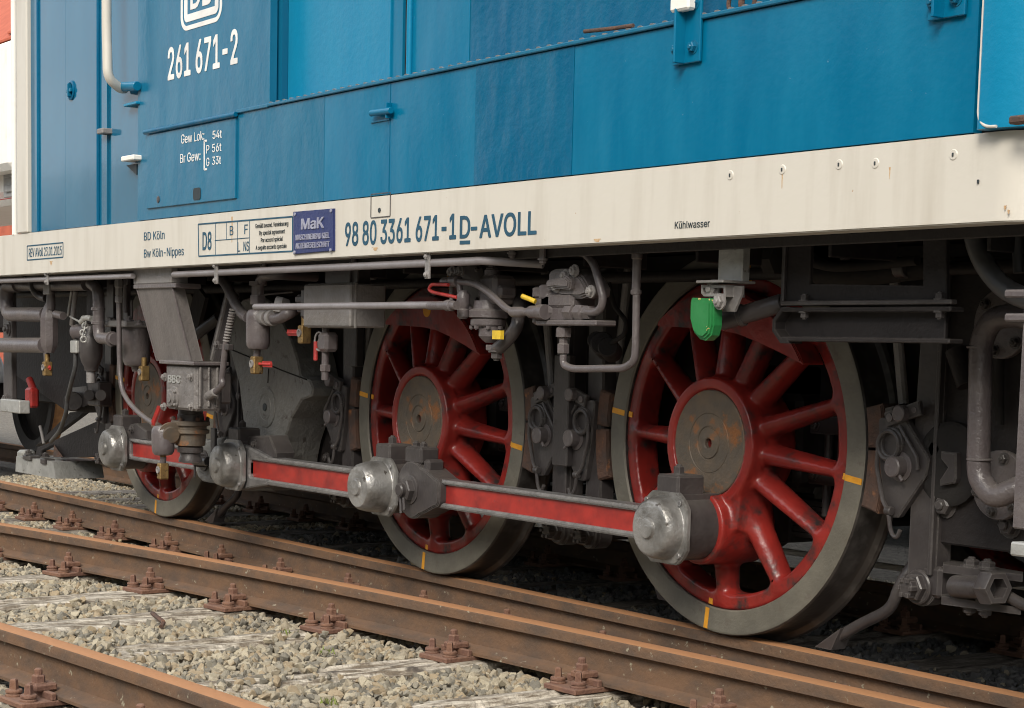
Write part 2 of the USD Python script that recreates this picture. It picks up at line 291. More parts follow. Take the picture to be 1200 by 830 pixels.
def base_plate(parent, x, y, a, sides=(-1, 1)):
    """A ribbed sole plate with its screws, clips and hook bolts, lying under the rail foot at (x, y), turned by a."""
    c, s = math.cos(a), math.sin(a)
    def W(u, v, z): return np.array([x + u * c - v * s, y + u * s + v * c, z])
    def slab(g, u0, u1, v0, v1, z0, z1, b=.003):
        h = G().box(u0, u1, v0, v1, z0, z1, b).ms[0]; v = h.vertices; h.vertices = np.stack([x + v[:, 0] * c - v[:, 1] * s, y + v[:, 0] * s + v[:, 1] * c, v[:, 2]], 1); g.add(h)
    g = G(); slab(g, -.08, .08, -.18, .18, -.168, -.1505)
    for sd in sides: slab(g, -.08, .08, *sorted((sd * .067, sd * .085)), -.1515, -.128)
    bp = g.put('base_plate', 'plate_rust', parent, smooth=False)
    for sd in sides:
        g = G()
        slab(g, -.03, .03, *sorted((sd * .04, sd * .112)), -.131, -.108, .006)
        g.lathe(W(0, sd * .088, -.112), (0, 0, 1), [(.025, 0), (.025, .006)], 14)
        g.lathe(W(0, sd * .088, -.106), (0, 0, 1), [(.021, 0), (.021, .02), (.017, .023)], 6)
        g.lathe(W(0, sd * .088, -.106), (0, 0, 1), [(.0125, 0), (.0125, .038), (.009, .042)], 10)
        g.put('clip_bolt', 'plate_rust', bp, smooth=30)
        for u in (-.052, .05):
            g = G(); w = W(u, sd * .142, -.152)
            g.lathe(w, (0, 0, 1), [(.026, 0), (.026, .007), (.021, .010), (.0255, .013), (.0255, .018), (.023, .022)], 14)
            g.lathe(w, (0, 0, 1), [(.015, .02), (.0125, .05), (.008, .053)], 4)
            g.put('sleeper_screw', 'plate_rust', bp, smooth=30)
xs_main = np.arange(-30, 6.01, .5)
LR = dict(category='rail')
near = G().add(rail_mesh([(x, Y1, 0) for x in xs_main])).put('rail', 'rail_rust', smooth=30, label='rusty rail carrying the red spoked wheels, straight along under the locomotive', group=None, **LR)
far = G().add(rail_mesh([(x, Y4, 0) for x in xs_main])).put('rail', 'rail_rust', smooth=30, label='shaded rail on the far side of the locomotive, behind the wheels', **LR)
xs_s = np.arange(-26, 5.01, .25)
r2 = G().add(rail_mesh([(x, float(y_siding(x)), 0) for x in xs_s])).put('rail', 'rail_rust', smooth=30, label='curved orange-brown rail running in front, closing on the wheel rail', **LR)
r3 = G().add(rail_mesh([(x, float(y_siding(x)) - 1.555, 0) for x in xs_s])).put('rail', 'rail_rust', smooth=30, label='rail across the bottom left corner, nearest the camera', **LR)
SL1 = [-8.1, -7.5, -6.9, -6.23, -5.62, -5.0, -4.3, -3.67, -3.05, -2.42, -1.8, -1.2, -.6, .0, .6, 1.2, 1.8]
SL2 = [-6.55, -5.8, -5.05, -4.35, -3.64, -2.95, -2.31, -1.62, -.86, -.17, .47, 1.1, 1.75]
for x in SL1:
    if x < 1.3 and x > -7: base_plate(near, x, Y1, 0)
    if x > -7: base_plate(far, x, Y4, 0)
def slope(x): return float((y_siding(x + .05) - y_siding(x - .05)) / .1)
for x in SL2:
    a = math.atan(slope(x)); base_plate(r2, x, float(y_siding(x)), a)
    if -2.6 < x < 1.5: base_plate(r3, x + math.sin(a) * 1.55, float(y_siding(x + math.sin(a) * 1.55)) - 1.555, a)
def timber(x, y0, y1, a, mat, label, group, seed):
    """A weathered sleeper: one block with split, sunken top and ragged ends."""
    n, k = 90, 18; w = .12
    U = np.linspace(-w, w, k); Vv = np.linspace(y0, y1, n); st = []
    uu, vv = np.meshgrid(U, Vv)
    nz = meshkit.fbm(np.stack([uu * 22 + seed, vv * 2.2, 0 * uu + seed * 3.1], -1), 4, seed)
    crack = meshkit.noise(np.stack([uu * 30, vv * 1.1, 0 * uu + seed], -1), seed + 5)
    top = -.1585 - .022 * nz - .09 * np.clip(crack - .58, 0, 1)
    edge = np.abs(uu) / w; top -= .025 * np.clip(edge - .8, 0, 1) * (1 + 3 * nz)
    xx = uu * (1 + .08 * (meshkit.noise(np.stack([vv * 3, 0 * vv, 0 * vv + seed], -1), seed) - .5)); vv2 = vv + (np.abs(vv - (y0 + y1) / 2) > (y1 - y0) * .48) * .05 * (nz - .5)
    c, s = math.cos(a), math.sin(a); mid = (y0 + y1) / 2
    T = np.stack([x + xx * c - (vv2 - mid) * s, mid + xx * s + (vv2 - mid) * c, top], -1).reshape(-1, 3); Bm = T.copy(); Bm[:, 2] = -.31
    idx = np.arange(n * k).reshape(n, k); Fs = []
    for i in range(n - 1):
        for j in range(k - 1): Fs += [[idx[i, j], idx[i, j + 1], idx[i + 1, j + 1]], [idx[i, j], idx[i + 1, j + 1], idx[i + 1, j]]]
    rim = list(idx[0, ::-1]) + list(idx[1:, 0]) + list(idx[-1, 1:]) + list(idx[-2:0:-1, -1])
    N = n * k
    for i in range(len(rim)):
        a0, b0 = rim[i], rim[(i + 1) % len(rim)]; Fs += [[a0, b0, b0 + N], [a0, b0 + N, a0 + N]]
    G().add(trimesh.Trimesh(np.vstack([T, Bm]), Fs, process=False)).put('timber_sleeper', mat, smooth=40, label=label, category='sleeper', group=group)
    return (x, mid, (y1 - y0) / 2, a)
SLEEPERS = []; WXS = [0.0, -1.774, -4.44]; ORD = ['first', 'second', 'third', 'fourth', 'fifth', 'sixth', 'seventh', 'eighth', 'ninth', 'tenth', 'eleventh', 'twelfth', 'thirteenth']
for i, x in enumerate(SL1):
    near_w = min(range(3), key=lambda k: abs(WXS[k] - x)); side = 'left' if x < WXS[near_w] else 'right'
    what = ['front', 'middle', 'rear'][near_w]; dist = abs(x - WXS[near_w]); nth = ['first', 'second', 'third', 'fourth', 'fifth', 'sixth', 'seventh', 'eighth'][sum(1 for q in SL1 if min(range(3), key=lambda k: abs(WXS[k] - q)) == near_w and (q < WXS[near_w]) == (x < WXS[near_w]) and abs(q - WXS[near_w]) < dist)]
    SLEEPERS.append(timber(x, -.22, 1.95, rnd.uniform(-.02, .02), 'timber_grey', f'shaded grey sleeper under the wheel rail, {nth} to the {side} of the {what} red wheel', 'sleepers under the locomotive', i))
for i, x in enumerate(SL2):
    a = math.atan(slope(x)); ys = float(y_siding(x)); L = 2.25 + rnd.uniform(-.1, .1); mid = ys - .72
    SLEEPERS.append(timber(x + math.sin(a) * .72, mid - L / 2, mid + L / 2 - .12, a, 'timber', f'bleached split sleeper half buried in gravel before the curved front rail, {ORD[i]} from the left', 'sleepers of the front track', 40 + i))

# ground: one rough sheet of earth to the horizon, then the ballast stones on it
def ground_sheet():
    xs = np.concatenate([np.linspace(-400, -14, 20)[:-1], np.linspace(-14, 6, 120), np.linspace(6, 200, 14)[1:]])
    ys = np.concatenate([np.linspace(-200, -5, 10)[:-1], np.linspace(-5, 6, 70), np.linspace(6, 400, 20)[1:]])
    X, Y = np.meshgrid(xs, ys); Z = -.215 + .02 * (meshkit.fbm(np.stack([X * 1.3, Y * 1.3, 0 * X], -1), 3, 3) - .5)
    n, k = X.shape; idx = np.arange(n * k).reshape(n, k); q = np.stack([idx[:-1, :-1], idx[:-1, 1:], idx[1:, 1:], idx[1:, :-1]], -1).reshape(-1, 4)
    return trimesh.Trimesh(np.stack([X, Y, Z], -1).reshape(-1, 3), np.vstack([q[:, [0, 1, 2]], q[:, [0, 2, 3]]]), process=False)
G().add(ground_sheet()).put('ground', 'earth', smooth=True, kind='structure', label='bare gravelly earth of the railway yard', category='ground')
def ballast():
    path = '/World/ballast'; pi = UsdGeom.PointInstancer.Define(stage, path)
    say(path, 'loose angular grey and tan ballast stones filling the tracks between the sleepers', 'gravel', kind='stuff')
    protos = []
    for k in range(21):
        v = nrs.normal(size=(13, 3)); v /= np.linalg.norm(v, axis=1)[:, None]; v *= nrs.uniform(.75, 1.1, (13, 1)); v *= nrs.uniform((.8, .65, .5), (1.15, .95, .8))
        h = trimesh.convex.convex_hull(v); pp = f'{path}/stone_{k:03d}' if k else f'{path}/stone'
        usdkit.mesh(stage, pp, h, MAT[f'stone_{"abcde"[k % 5]}' if k < 15 else f'shaded_oily_stone_{"ab"[k % 2]}'], smooth=False); protos.append(Sdf.Path(pp))
    pi.CreatePrototypesRel().SetTargets(protos)
    n = 135000
    P = np.stack([nrs.uniform(-10, 2.4, n), nrs.uniform(-2.9, 2.7, n)], 1)
    keep = (P[:, 0] > -6) | (nrs.rand(n) < .8)
    lump = meshkit.fbm(np.stack([P[:, 0] * 1.7, P[:, 1] * 1.7, 0 * P[:, 0]], -1), 3, 11)
    z = -.193 + .012 * nrs.rand(n) + .03 * (lump - .5)
    for (sx, sy, hl, a) in SLEEPERS:
        c, s = math.cos(a), math.sin(a); dx, dy = P[:, 0] - sx, P[:, 1] - sy
        u, v = dx * c + dy * s, -dx * s + dy * c; on = (np.abs(u) < .118) & (np.abs(v) < hl)
        cov = meshkit.noise(np.stack([P[:, 0] * 3.2, P[:, 1] * 2.6, 0 * u + 5], -1), 21) + .35 * (np.abs(u) / .118)
        front = P[:, 1] < -.4
        keep &= ~(on & ((cov < np.where(front, .93, 1.05)) | (nrs.rand(n) < .5))); z = np.where(on, -.166, z)
    for yy, far_ in ((Y1, 0), (Y4, 0)): keep &= np.abs(P[:, 1] - yy) > .05
    ysd = y_siding(P[:, 0])
    for o in (0, -1.555): keep &= np.abs(P[:, 1] - ysd - o) > .05
    P, z = P[keep], z[keep]; n = len(P)
    sz = np.clip(nrs.lognormal(math.log(.0172), .33, n), .007, .034)
    q = nrs.normal(size=(n, 4)); q /= np.linalg.norm(q, axis=1)[:, None]
    pi.CreatePositionsAttr(Vt.Vec3fArray.FromNumpy(np.stack([P[:, 0], P[:, 1], z], 1).astype(np.float32)))
    pi.CreateScalesAttr(Vt.Vec3fArray.FromNumpy(np.repeat(sz[:, None], 3, 1).astype(np.float32)))
    pi.CreateOrientationsAttr(Vt.QuathArray([Gf.Quath(float(a[0]), float(a[1]), float(a[2]), float(a[3])) for a in q]))
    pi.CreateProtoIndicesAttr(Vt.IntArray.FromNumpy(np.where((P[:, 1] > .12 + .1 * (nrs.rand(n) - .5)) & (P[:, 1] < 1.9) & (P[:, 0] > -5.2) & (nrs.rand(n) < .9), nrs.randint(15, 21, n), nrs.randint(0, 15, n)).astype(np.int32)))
ballast()

# ================================================================== LOCOMOTIVE
loco = xf('diesel_locomotive', label='blue and cream diesel shunting locomotive with red spoked wheels and coupling rods', category='locomotive')
YS = -.68                 # outer face of the skirt
ZB, ZT, ZL = 1.227, 1.426, 1.816   # skirt bottom, skirt top, lip of the lower side box
# skirt: one long plate that turns the front corner with a radius
def skirt_path(off=0.0, r=.13, x1=1.80):
    pts = [(-7.2, YS + off)]
    for t in np.linspace(-90, 0, 13): pts.append((x1 - r + (r - off) * math.cos(math.radians(t)), YS + r + (r - off) * math.sin(math.radians(t))))
    return pts + [(x1 - off, 2.3)]
def wall(path_out, path_in, z0, z1):
    n = len(path_out); V = np.array([(x, y, z) for z in (z0, z1) for x, y in path_out] + [(x, y, z) for z in (z0, z1) for x, y in path_in]); Fs = []
    def quad(a, b, c, d): Fs.extend([[a, b, c], [a, c, d]])
    for i in range(n - 1):
        quad(i, i + 1, n + i + 1, n + i); quad(2 * n + i + 1, 2 * n + i, 3 * n + i, 3 * n + i + 1)
        quad(n + i, n + i + 1, 3 * n + i + 1, 3 * n + i); quad(i + 1, i, 2 * n + i, 2 * n + i + 1)
    quad(0, n, 3 * n, 2 * n); quad(2 * n - 1, n - 1, 3 * n - 1, 4 * n - 1)
    return trimesh.Trimesh(V, Fs, process=False)
sk = G().add(wall(skirt_path(), skirt_path(.02), ZB, ZT)).put('skirt', 'cream_paint', loco, smooth=30, label='cream skirt band with numbers and notices')
G().add(wall(skirt_path(.004), skirt_path(.09), ZB - .003, ZB + .006)).put('bottom_flange', 'cream_paint', sk)
g = G()
for (x, y) in [(856, 205.5), (917, 199), (983.5, 193), (1026, 191.5), (1117.5, 181.5)]:
    q = at(x, y, YS); g.lathe((q[0], YS + .002, q[2]), (0, -1, 0), [(.013, 0), (.013, .002), (.011, .0042)], 18)
g.put('screw', 'cream_paint', sk)
g = G()
for (x, y) in [(856, 205.5), (917, 199), (983.5, 193), (1026, 191.5), (1117.5, 181.5), (1147, 213)]:
    q = at(x, y, YS); g.box(q[0] - .0022, q[0] + .0022, YS - .0049, YS, q[2] - .0045, q[2] + .0045, .001)
g.put('screw_slot', 'black_lettering', sk)
def lettering(txt, pl, pr, hpx, mat, parent, y=YS, bold=False, name='lettering'):
    a, b = at(*pl, y), at(*pr, y); c = at(pl[0], pl[1] - hpx, y)
    z = (a[2] + b[2]) / 2
    return G().text(txt, (a[0], z), b[0] - a[0], c[2] - a[2], y - .0003, bold=bold).put(name, mat, parent, smooth=False)
lettering('98 80 3361 671-1', (404.5, 288), (534.5, 279.5), 26, 'blue_lettering', sk, bold=True)
lettering('D', (539, 279), (551, 278.5), 25, 'blue_lettering', sk, bold=True)
lettering('-AVOLL', (552, 278.5), (629, 274.5), 25, 'blue_lettering', sk, bold=True)
def bar(p, q, w, mat, parent, y=YS, name='ruled_line'):
    a, b = at(*p, y), at(*q, y); d = np.array([b[0] - a[0], b[2] - a[2]]); L = np.hypot(*d); nn = np.array([-d[1], d[0]]) / L * w / 2
    pts = [(a[0] + nn[0], a[2] + nn[1]), (a[0] - nn[0], a[2] - nn[1]), (b[0] - nn[0], b[2] - nn[1]), (b[0] + nn[0], b[2] + nn[1])]
    return G().prism(pts, y - .0013, y + .0005, 0).ms[0]
g = G().add(bar((539, 284.5), (551, 284), .012, None, None))
g.put('ruled_line', 'blue_lettering', sk, smooth=False)
def frame(c, w, mat, name='border'):
    g = G()
    for i in range(4): g.add(bar(c[i], c[(i + 1) % 4], w, None, None))
    return g.put(name, mat, sk, smooth=False)
frame([(232.5, 263), (343, 254), (343, 294.5), (233, 300.5)], .006, 'blue_lettering')
frame([(32, 288.5), (74, 284.5), (74, 301.5), (32, 305)], .006, 'blue_lettering')
g = G()
for p, q in [((252, 282), (292.5, 278.8)), ((252.5, 262), (252.5, 299)), ((278.5, 260), (278.5, 297.5)), ((265.5, 261), (265.5, 281)), ((292.5, 259), (292.5, 297))]: g.add(bar(p, q, .003, None, None))
g.put('ruled_line', 'blue_lettering', sk, smooth=False)
lettering('D8', (237.5, 293), (248, 292), 20, 'blue_lettering', sk, bold=True)
lettering('B', (269.5, 276), (273.5, 275.6), 11, 'blue_lettering', sk); lettering('F', (286.5, 274.5), (290.5, 274), 11, 'blue_lettering', sk)
lettering('L', (278.6, 295), (281.5, 295), 11, 'blue_lettering', sk); lettering('NS', (285.5, 294.5), (292, 294), 11, 'blue_lettering', sk)
for k, (t, a, b) in enumerate([('Gemäß besond. Vereinbarung', 299.5, 338), ('By special agreement', 304, 334), ('Par accord spécial', 306, 331.5), ('A seguito accordo speciale', 300, 336)]):
    lettering(t, (a, 267.5 + k * 8.6), (b, 264.5 + k * 8.6), 5, 'black_lettering', sk)
lettering('BD Köln', (169, 282), (193, 280), 9.5, 'blue_lettering', sk); lettering('Bw Köln-Nippes', (169, 302), (215.5, 299), 9.5, 'blue_lettering', sk)
lettering('REV AVoll 23.01.2015', (34, 301.5), (72.5, 298.5), 10, 'blue_lettering', sk)
lettering('Kühlwasser', (791, 269), (832, 265), 8.2, 'black_lettering', sk)
# builder's plate
c = [at(*q, YS) for q in [(345.5, 298.5), (393, 294), (393, 244.5), (345.5, 248.5)]]
bpl = G().prism([(q[0], q[2]) for q in c], YS - .008, YS, .002).put('builder_plate', 'plate_blue', sk)
a, b = c[0], c[2]; W_, H_pl = b[0] - a[0], b[2] - a[2]
g = G().text('MaK', (a[0] + W_ * .22, a[2] + H_pl * .58), W_ * .56, H_pl * .24, YS - .0075, .004, True)
g.text('MASCHINENBAU KIEL', (a[0] + W_ * .08, a[2] + H_pl * .33), W_ * .84, H_pl * .13, YS - .0075, .004)
g.text('AKTIENGESELLSCHAFT', (a[0] + W_ * .08, a[2] + H_pl * .13), W_ * .84, H_pl * .13, YS - .0075, .004)
for i in (.05, .95):
    for j in (.05, .95): g.cyl((a[0] + W_ * i, YS - .007, a[2] + H_pl * j), (a[0] + W_ * i, YS - .012, a[2] + H_pl * j), .006)
lettermesh = g.put('plate_lettering', 'plate_relief', sk, smooth=False)
# little drain door on the skirt
q0, q1 = at(435.5, 254, YS), at(457, 236, YS)
pr_ = sbox(q0[0], q0[2], q1[0], ZT + .005).buffer(.006)
G().prism(pr_.difference(pr_.buffer(-.0035)), YS - .002, YS + .001, 0).put('flap_edge', 'frame_grey', sk)
q = at(445, 246.5, YS); G().prism(Point(q[0], q[2]).buffer(.008), YS - .003, YS, 0).put('keyhole', 'black_lettering', sk)
# under-skirt structure
g = G().box(-7.2, 1.7, -.60, -.59, ZB - .03, ZB + .1).box(-7.2, 1.7, -.62, 2.2, ZB + .03, ZB + .05)
for x in np.arange(-6.8, 1.6, .55): g.box(x, x + .012, -.45, -.2, ZB - .05, ZB + .04)
g.put('footplate', 'dark_frame', loco)

# lower side box: sheets of different repaint tone
def sheet(x0, x1, z0, z1, mat, y=YS, t=.02, name='side_sheet', b=.0007, **kw): return G().box(x0, x1, y, y + t, z0, z1, b).put(name, mat, loco, smooth=False, **kw)
X_CAB = -1.912
xa, xb = at(557, 150, YS)[0], at(672, 130, YS)[0]
xm = at(380, 200, YS)[0]
ze = ZT + .003
sheet(X_CAB + .001, xm, ze, ZL - .014, 'blue_old', YS - .002, .03)
sheet(xm + .0004, xa, ze, ZL - .014, 'blue_paint', YS - .001, .03)
sheet(xa + .001, xb, ze, ZL - .014, 'blue_patch', YS - .003, .03, label='darker repainted blue patch on the lower side')
sheet(xb + .001, 1.600, ze, ZL - .014, 'blue_paint', YS - .001, .03)
lip = G().box(X_CAB + .001, 1.603, YS - .012, YS + .16, ZL - .012, ZL, .003)
lip.box(at(279, 121, YS)[0], X_CAB, YS - .010, YS, ZL - .014, ZL, .003)
lip = lip.put('walkway_lip', 'blue_old', loco)
g = G()
for x in np.arange(X_CAB + .02, 1.59, .055): g.hull([(x - .014, YS - .008, ZL - .002), (x + .014, YS - .008, ZL - .002), (x - .006, YS - .01, ZL + .004), (x + .006, YS - .01, ZL + .004), (x - .014, YS + .02, ZL - .002), (x + .014, YS + .02, ZL - .002), (x, YS + .012, ZL + .004)])
g.put('tread_plate', 'pale_grey', lip, kind='stuff')
g = G().tube([at(685, 37, YS), at(700, 35.5, YS), at(722, 33, YS), at(742, 30, YS)], .006); g.put('rust_edge', 'rusty_iron', lip)
# weld line and small hatch with handle
p0, p1 = at(457.5, 128, YS), at(456, 236, YS)
G().box(p0[0] - .002, p0[0] + .002, YS - .003, YS + .01, ze + .001, ZL - .016, .001).put('seam', 'blue_patch', loco)
p0, p1 = at(435, 133, YS - .02), at(458, 129.5, YS - .02)
hd = G().cyl(p0, p1, .011).put('hatch_handle', 'blue_paint', loco)
q0, q1 = at(436, 143, YS), at(458, 121, YS); G().box(q0[0], q1[0], YS - .006, YS + .004, q0[2] - .005, q0[2], .001).box(q1[0], q1[0] + .008, YS - .022, YS + .004, q0[2], q1[2], .001).put('bracket', 'blue_paint', hd)

# hood above the walkway
YH = YS + .075
xh0, xh1, xh2, xh3, xh4 = X_CAB + .002, at(457.5, 50, YH)[0], at(470.5, 50, YH)[0], at(481, 50, YH)[0], at(550, 40, YH)[0]
ZH = 3.0
G().box(xh0, 1.55, YH + .02, 2.24, ZL - .1, ZH, .05).put('hood', 'blue_paint', loco)
sheet(xh0, xh1, ZL - .1, ZH - .05, 'blue_light', YH, .022, 'hood_panel', label='lighter blue hood panel beside the cab')
sheet(xh1 + .003, xh2, ZL - .1, ZH - .05, 'blue_paint', YH + .004, .022, 'hood_panel')
sheet(xh3, xh4, ZL - .1, ZH - .05, 'blue_paint', YH, .022, 'hood_door')
sheet(xh4 + .002, 1.5, ZL - .1, ZH - .05, 'blue_patch', YH + .002, .022, 'hood_door')
G().box(xh2 + .001, xh3 - .012, YH + .014, YH + .03, ZL - .1, ZH - .05, .001).put('door_gap', 'dark_frame', loco)
G().cyl((xh3 + .004, YH - .006, ZL - .05), (xh3 + .004, YH - .006, ZH - .06), .011).put('hinge_rod', 'blue_light', loco)
g = G().box(xh1 - .003, xh1 + .002, YH - .003, YH + .01, ZL - .05, ZH - .06, .001).put('seam', 'blue_light', loco)
# stanchion of the walkway rail, bolted to the lower box
def stanchion(xc, zbot, ztop, parent=loco, white_from=None):
    st = G().box(xc - .055, xc + .058, YS - .014, YS - .0045, zbot, ZL + .06, .002).box(xc - .012, xc - .004, YS - .05, YS - .012, zbot, ZL + .02, .002).put('stanchion', 'blue_paint', parent)
    g = G()
    for dx in (-.038, .032):
        for z in (zbot + .04, zbot + .155): g.bolt((xc + dx, YS - .013, z), (0, -1, 0), .014, .01)
    g.put('bolt', 'blue_old', st)
    G().box(xc - .035, xc + .045, YS - .048, YS - .018, ZL + .012, ztop, .006).put('post', 'white_paint', st)
stanchion(at(809, 40, YS)[0], at(809, 75, YS)[2], 2.9)
stanchion(at(1113, 10, YS)[0], at(1113, 22, YS)[2], 2.9)
g = G()
for (x, y) in [(862, -3), (876, -4)]: g.torus(at(x, y + 6, YS + .01), (0, 1, 0.0), .028, .006)
g.put('lifting_ring', 'rusty_iron', loco)
# corner cover at the front end
def cover():
    path = []; x0 = at(1146.5, 100, YS - .03)[0]; path.append((x0, YS - .001)); path.append((x0, YS - .028)); path.append((x0 + .012, YS - .036))
    x1, r = 1.86, .2
    for t in np.linspace(-90, 0, 14): path.append((x1 - r + r * math.cos(math.radians(t)), YS - .036 + r + r * math.sin(math.radians(t))))
    path.append((x1, 2.2)); return path, [(x, y) for x, y in [(x0 + .004, YS)] * 3 + [(1.8, YS + .05)] * 14 + [(1.8, 2.2)]]
po, pi_ = cover()
cm = wall(po, pi_, ZT + .004, ZH - .3)
# rounded lower corner of the cover
v = cm.vertices; x0 = po[0][0]
G().add(cm).put('corner_cover', 'blue_light', loco, smooth=30, label='light blue rounded cover at the front corner')  # lighter blue stands for sun on the turned corner
g = G().tube([(po[1][0] + .004, YS - .03, 2.6), (po[1][0] + .004, YS - .03, ZT + .03), (po[1][0] + .03, YS - .036, ZT + .008), (1.7, YS - .036, ZT + .006)], .0035, bend=.03); g.put('cover_edge_glint', 'cream_paint', loco)  # cream line puts the light caught by the edge into colour
q = at(1192, 157, YS - .05); G().box(q[0] - .02, q[0] + .05, YS - .06, YS - .03, ZT + .004, ZT + .022).put('rust_edge', 'rusty_iron', loco)

# cab
xd = [at(x, 150, YS)[0] for x in (33.5, 44.5, 76, 114.5, 124, 161.5)]
ZC = 3.4
G().box(xd[0] + .01, X_CAB, YS + .03, 2.3, ZT + .002, ZC, .02).put('cab', 'blue_cab', loco)
zl = at(230, 240, YS)[2]
sheet(xd[5] + .002, X_CAB, ze, ZC, 'blue_old', YS - .001, .03, 'cab_panel', label='blue cab side panel with white numbers')
sheet(xd[0] + .002, xd[1] - .002, ze, ZC, 'blue_cab', YS + .012, .02, 'cab_panel')
sheet(xd[1] + .002, xd[2] - .003, ze, ZC, 'blue_cab', YS + .004, .025, 'cab_panel')
dr = sheet(xd[2] + .003, xd[3] - .003, ze, ZC, 'blue_cab', YS + .002, .025, 'cab_door', label='glossy blue cab door leaf')
sheet(xd[4] + .002, xd[5] - .003, ze, ZC, 'blue_cab', YS + .016, .02, 'cab_panel')
sheet(xd[3] + .001, xd[4] - .001, ze, ZC, 'blue_cab', YS + .006, .02, 'cab_panel')
g = G()
for x in (xd[1], xd[3]): g.cyl((x, YS + .002, ze), (x, YS + .002, ZC - .1), .008)
g.put('door_beading', 'blue_patch', loco)
q = at(83.5, 106, YS)
lk = G().lathe((q[0], YS + .004, q[2]), (0, -1, 0), [(.045, 0), (.045, .008), (.036, .012), (.034, .004)], 24).put('door_lock', 'blue_patch', dr)
G().box(q[0] - .006, q[0] + .006, YS - .02, YS, q[2] - .03, q[2] + .03, .003).box(q[0] - .028, q[0] + .028, YS - .016, YS, q[2] - .01, q[2] + .008, .003).put('lock_handle', 'blue_old', dr)
g = G().tube([at(124.5, -80, YS - .10), at(125, 40, YS - .10), at(126.5, 92, YS - .10), at(141, 104, YS - .03), at(146, 104, YS)], .021, 14, bend=.05); g.put('hand_rail', 'cream_paint', loco)
q = at(152, 102, YS); G().cyl(at(143, 102, YS - .02), at(161, 101, YS - .02), .02).put('rail_socket', 'blue_paint', loco)
q0, q1 = at(147, 125.5, YS - .01), at(162, 121, YS - .01); G().box(q0[0], q1[0], YS - .02, YS + .02, q0[2], q0[2] + .012).put('door_stop', 'blue_light', loco)
q = at(122, 154, YS - .01); G().box(q[0] - .04, q[0] + .03, YS - .03, YS + .02, q[2] - .012, q[2] + .012).put('hinge', 'pale_grey', loco)
q0, q1 = at(146.5, 190, YS - .02), at(161, 184.5, YS - .02); g = G().box(q0[0], q1[0], YS - .04, YS + .01, q0[2], q0[2] + .022); g.put('catch', 'white_paint', loco)
q0, q1 = at(149, 207, YS), at(161, 192, YS); g = G().hull([(q1[0], YS - .004, q0[2]), (q1[0], YS - .004, q1[2]), (q0[0], YS - .004, q1[2]), (q1[0], YS + .02, q0[2]), (q1[0], YS + .02, q1[2]), (q0[0], YS + .02, q1[2])]); g.put('catch_recess', 'black_lettering', loco)
# rear posts
q = at(27, 150, YS); G().box(at(21.5, 150, YS)[0], xd[0], YS - .01, YS + .05, ZT + .002, 3.2, .006).put('corner_post', 'cream_paint', loco)
G().tube([(at(15, 150, YS)[0], YS + .01, ZT), (at(14, 0, YS)[0], YS + .01, 3.2)], .016).put('hand_rail', 'white_paint', loco)
# access hatch in the lower cab side
q = [at(*c_, YS) for c_ in [(174, 245), (278, 233), (279, 132), (175, 148)]]
x0, x1 = q[0][0], q[1][0]; z0, z1 = (q[0][2] + q[1][2]) / 2, ZL - .03
hatch = G().box(x0, x1, YS - .009, YS + .004, z0, z1, .0025).put('access_hatch', 'blue_old', loco, label='square hatch with the weight table')
G().cyl((x0 - .01, YS - .014, z1 + .012), (x1 + .01, YS - .014, z1 + .012), .010).put('hinge', 'blue_patch', hatch)
q = at(233.5, 227.5, YS); G().prism(sbox(q[0] - .022, q[2] - .012, q[0] + .022, q[2] + .012).buffer(.012), YS - .012, YS - .008, 0).put('finger_hole', 'black_lettering', hatch)
q = at(188, 234, YS); G().lathe((q[0], YS - .008, q[2]), (0, -1, 0), [(.014, 0), (.014, .004), (.008, .005)], 16).put('lock', 'frame_grey', hatch)
yh = YS - .0095
for t, pl, pr2, h in [('Gew Lok:', (212.5, 168.5), (239.5, 164), 10.5), ('54t', (249.5, 163), (260, 161.5), 9.5), ('Br Gew:', (211.5, 191), (235, 188), 10.5), ('P', (242, 180), (245.5, 179.5), 9.5), ('56t', (249, 178.5), (259.5, 177), 9.5), ('G', (242, 195), (245.5, 194.5), 9.5), ('33t', (249, 193.5), (259, 192), 9.5)]:
    lettering(t, pl, pr2, h, 'white_lettering', hatch, yh)
g = G()
for p_, q_ in [((239.5, 165), (239.5, 199)), ((239.5, 165.3), (242.5, 165)), ((239.5, 198.7), (242.5, 198.3))]: g.add(bar(p_, q_, .008, None, None, yh))
g.put('bracket_mark', 'white_lettering', hatch, smooth=False)
yc = YS - .0015
lettering('261 671-2', (197, 91.5), (278.5, 75.5), 36, 'white_lettering', loco, yc, bold=True, name='running_number')
# railway emblem: a double rounded frame round two letters, its top beyond the picture
e0, e1 = at(212, 34, yc), at(260, 28, yc); ex0, ex1, ez0 = e0[0], e1[0], (e0[2] + e1[2]) / 2; ez1 = ez0 + (ex1 - ex0) * .72
outer = sbox(ex0 + .06, ez0 + .06, ex1 - .06, ez1 - .06).buffer(.06)
G().prism(outer.difference(outer.buffer(-.018)), yc - .0012, yc + .0005, 0).put('railway_emblem', 'white_lettering', loco, smooth=False)
inn = outer.buffer(-.033)
G().prism(inn.difference(inn.buffer(-.03)), yc - .0012, yc + .0005, 0).put('railway_emblem', 'white_lettering', loco, smooth=False)
w_ = ex1 - ex0
G().text('DB', (ex0 + w_ * .24, ez0 + w_ * .21), w_ * .52, w_ * .31, yc, bold=True).put('railway_emblem', 'white_lettering', loco, smooth=False)

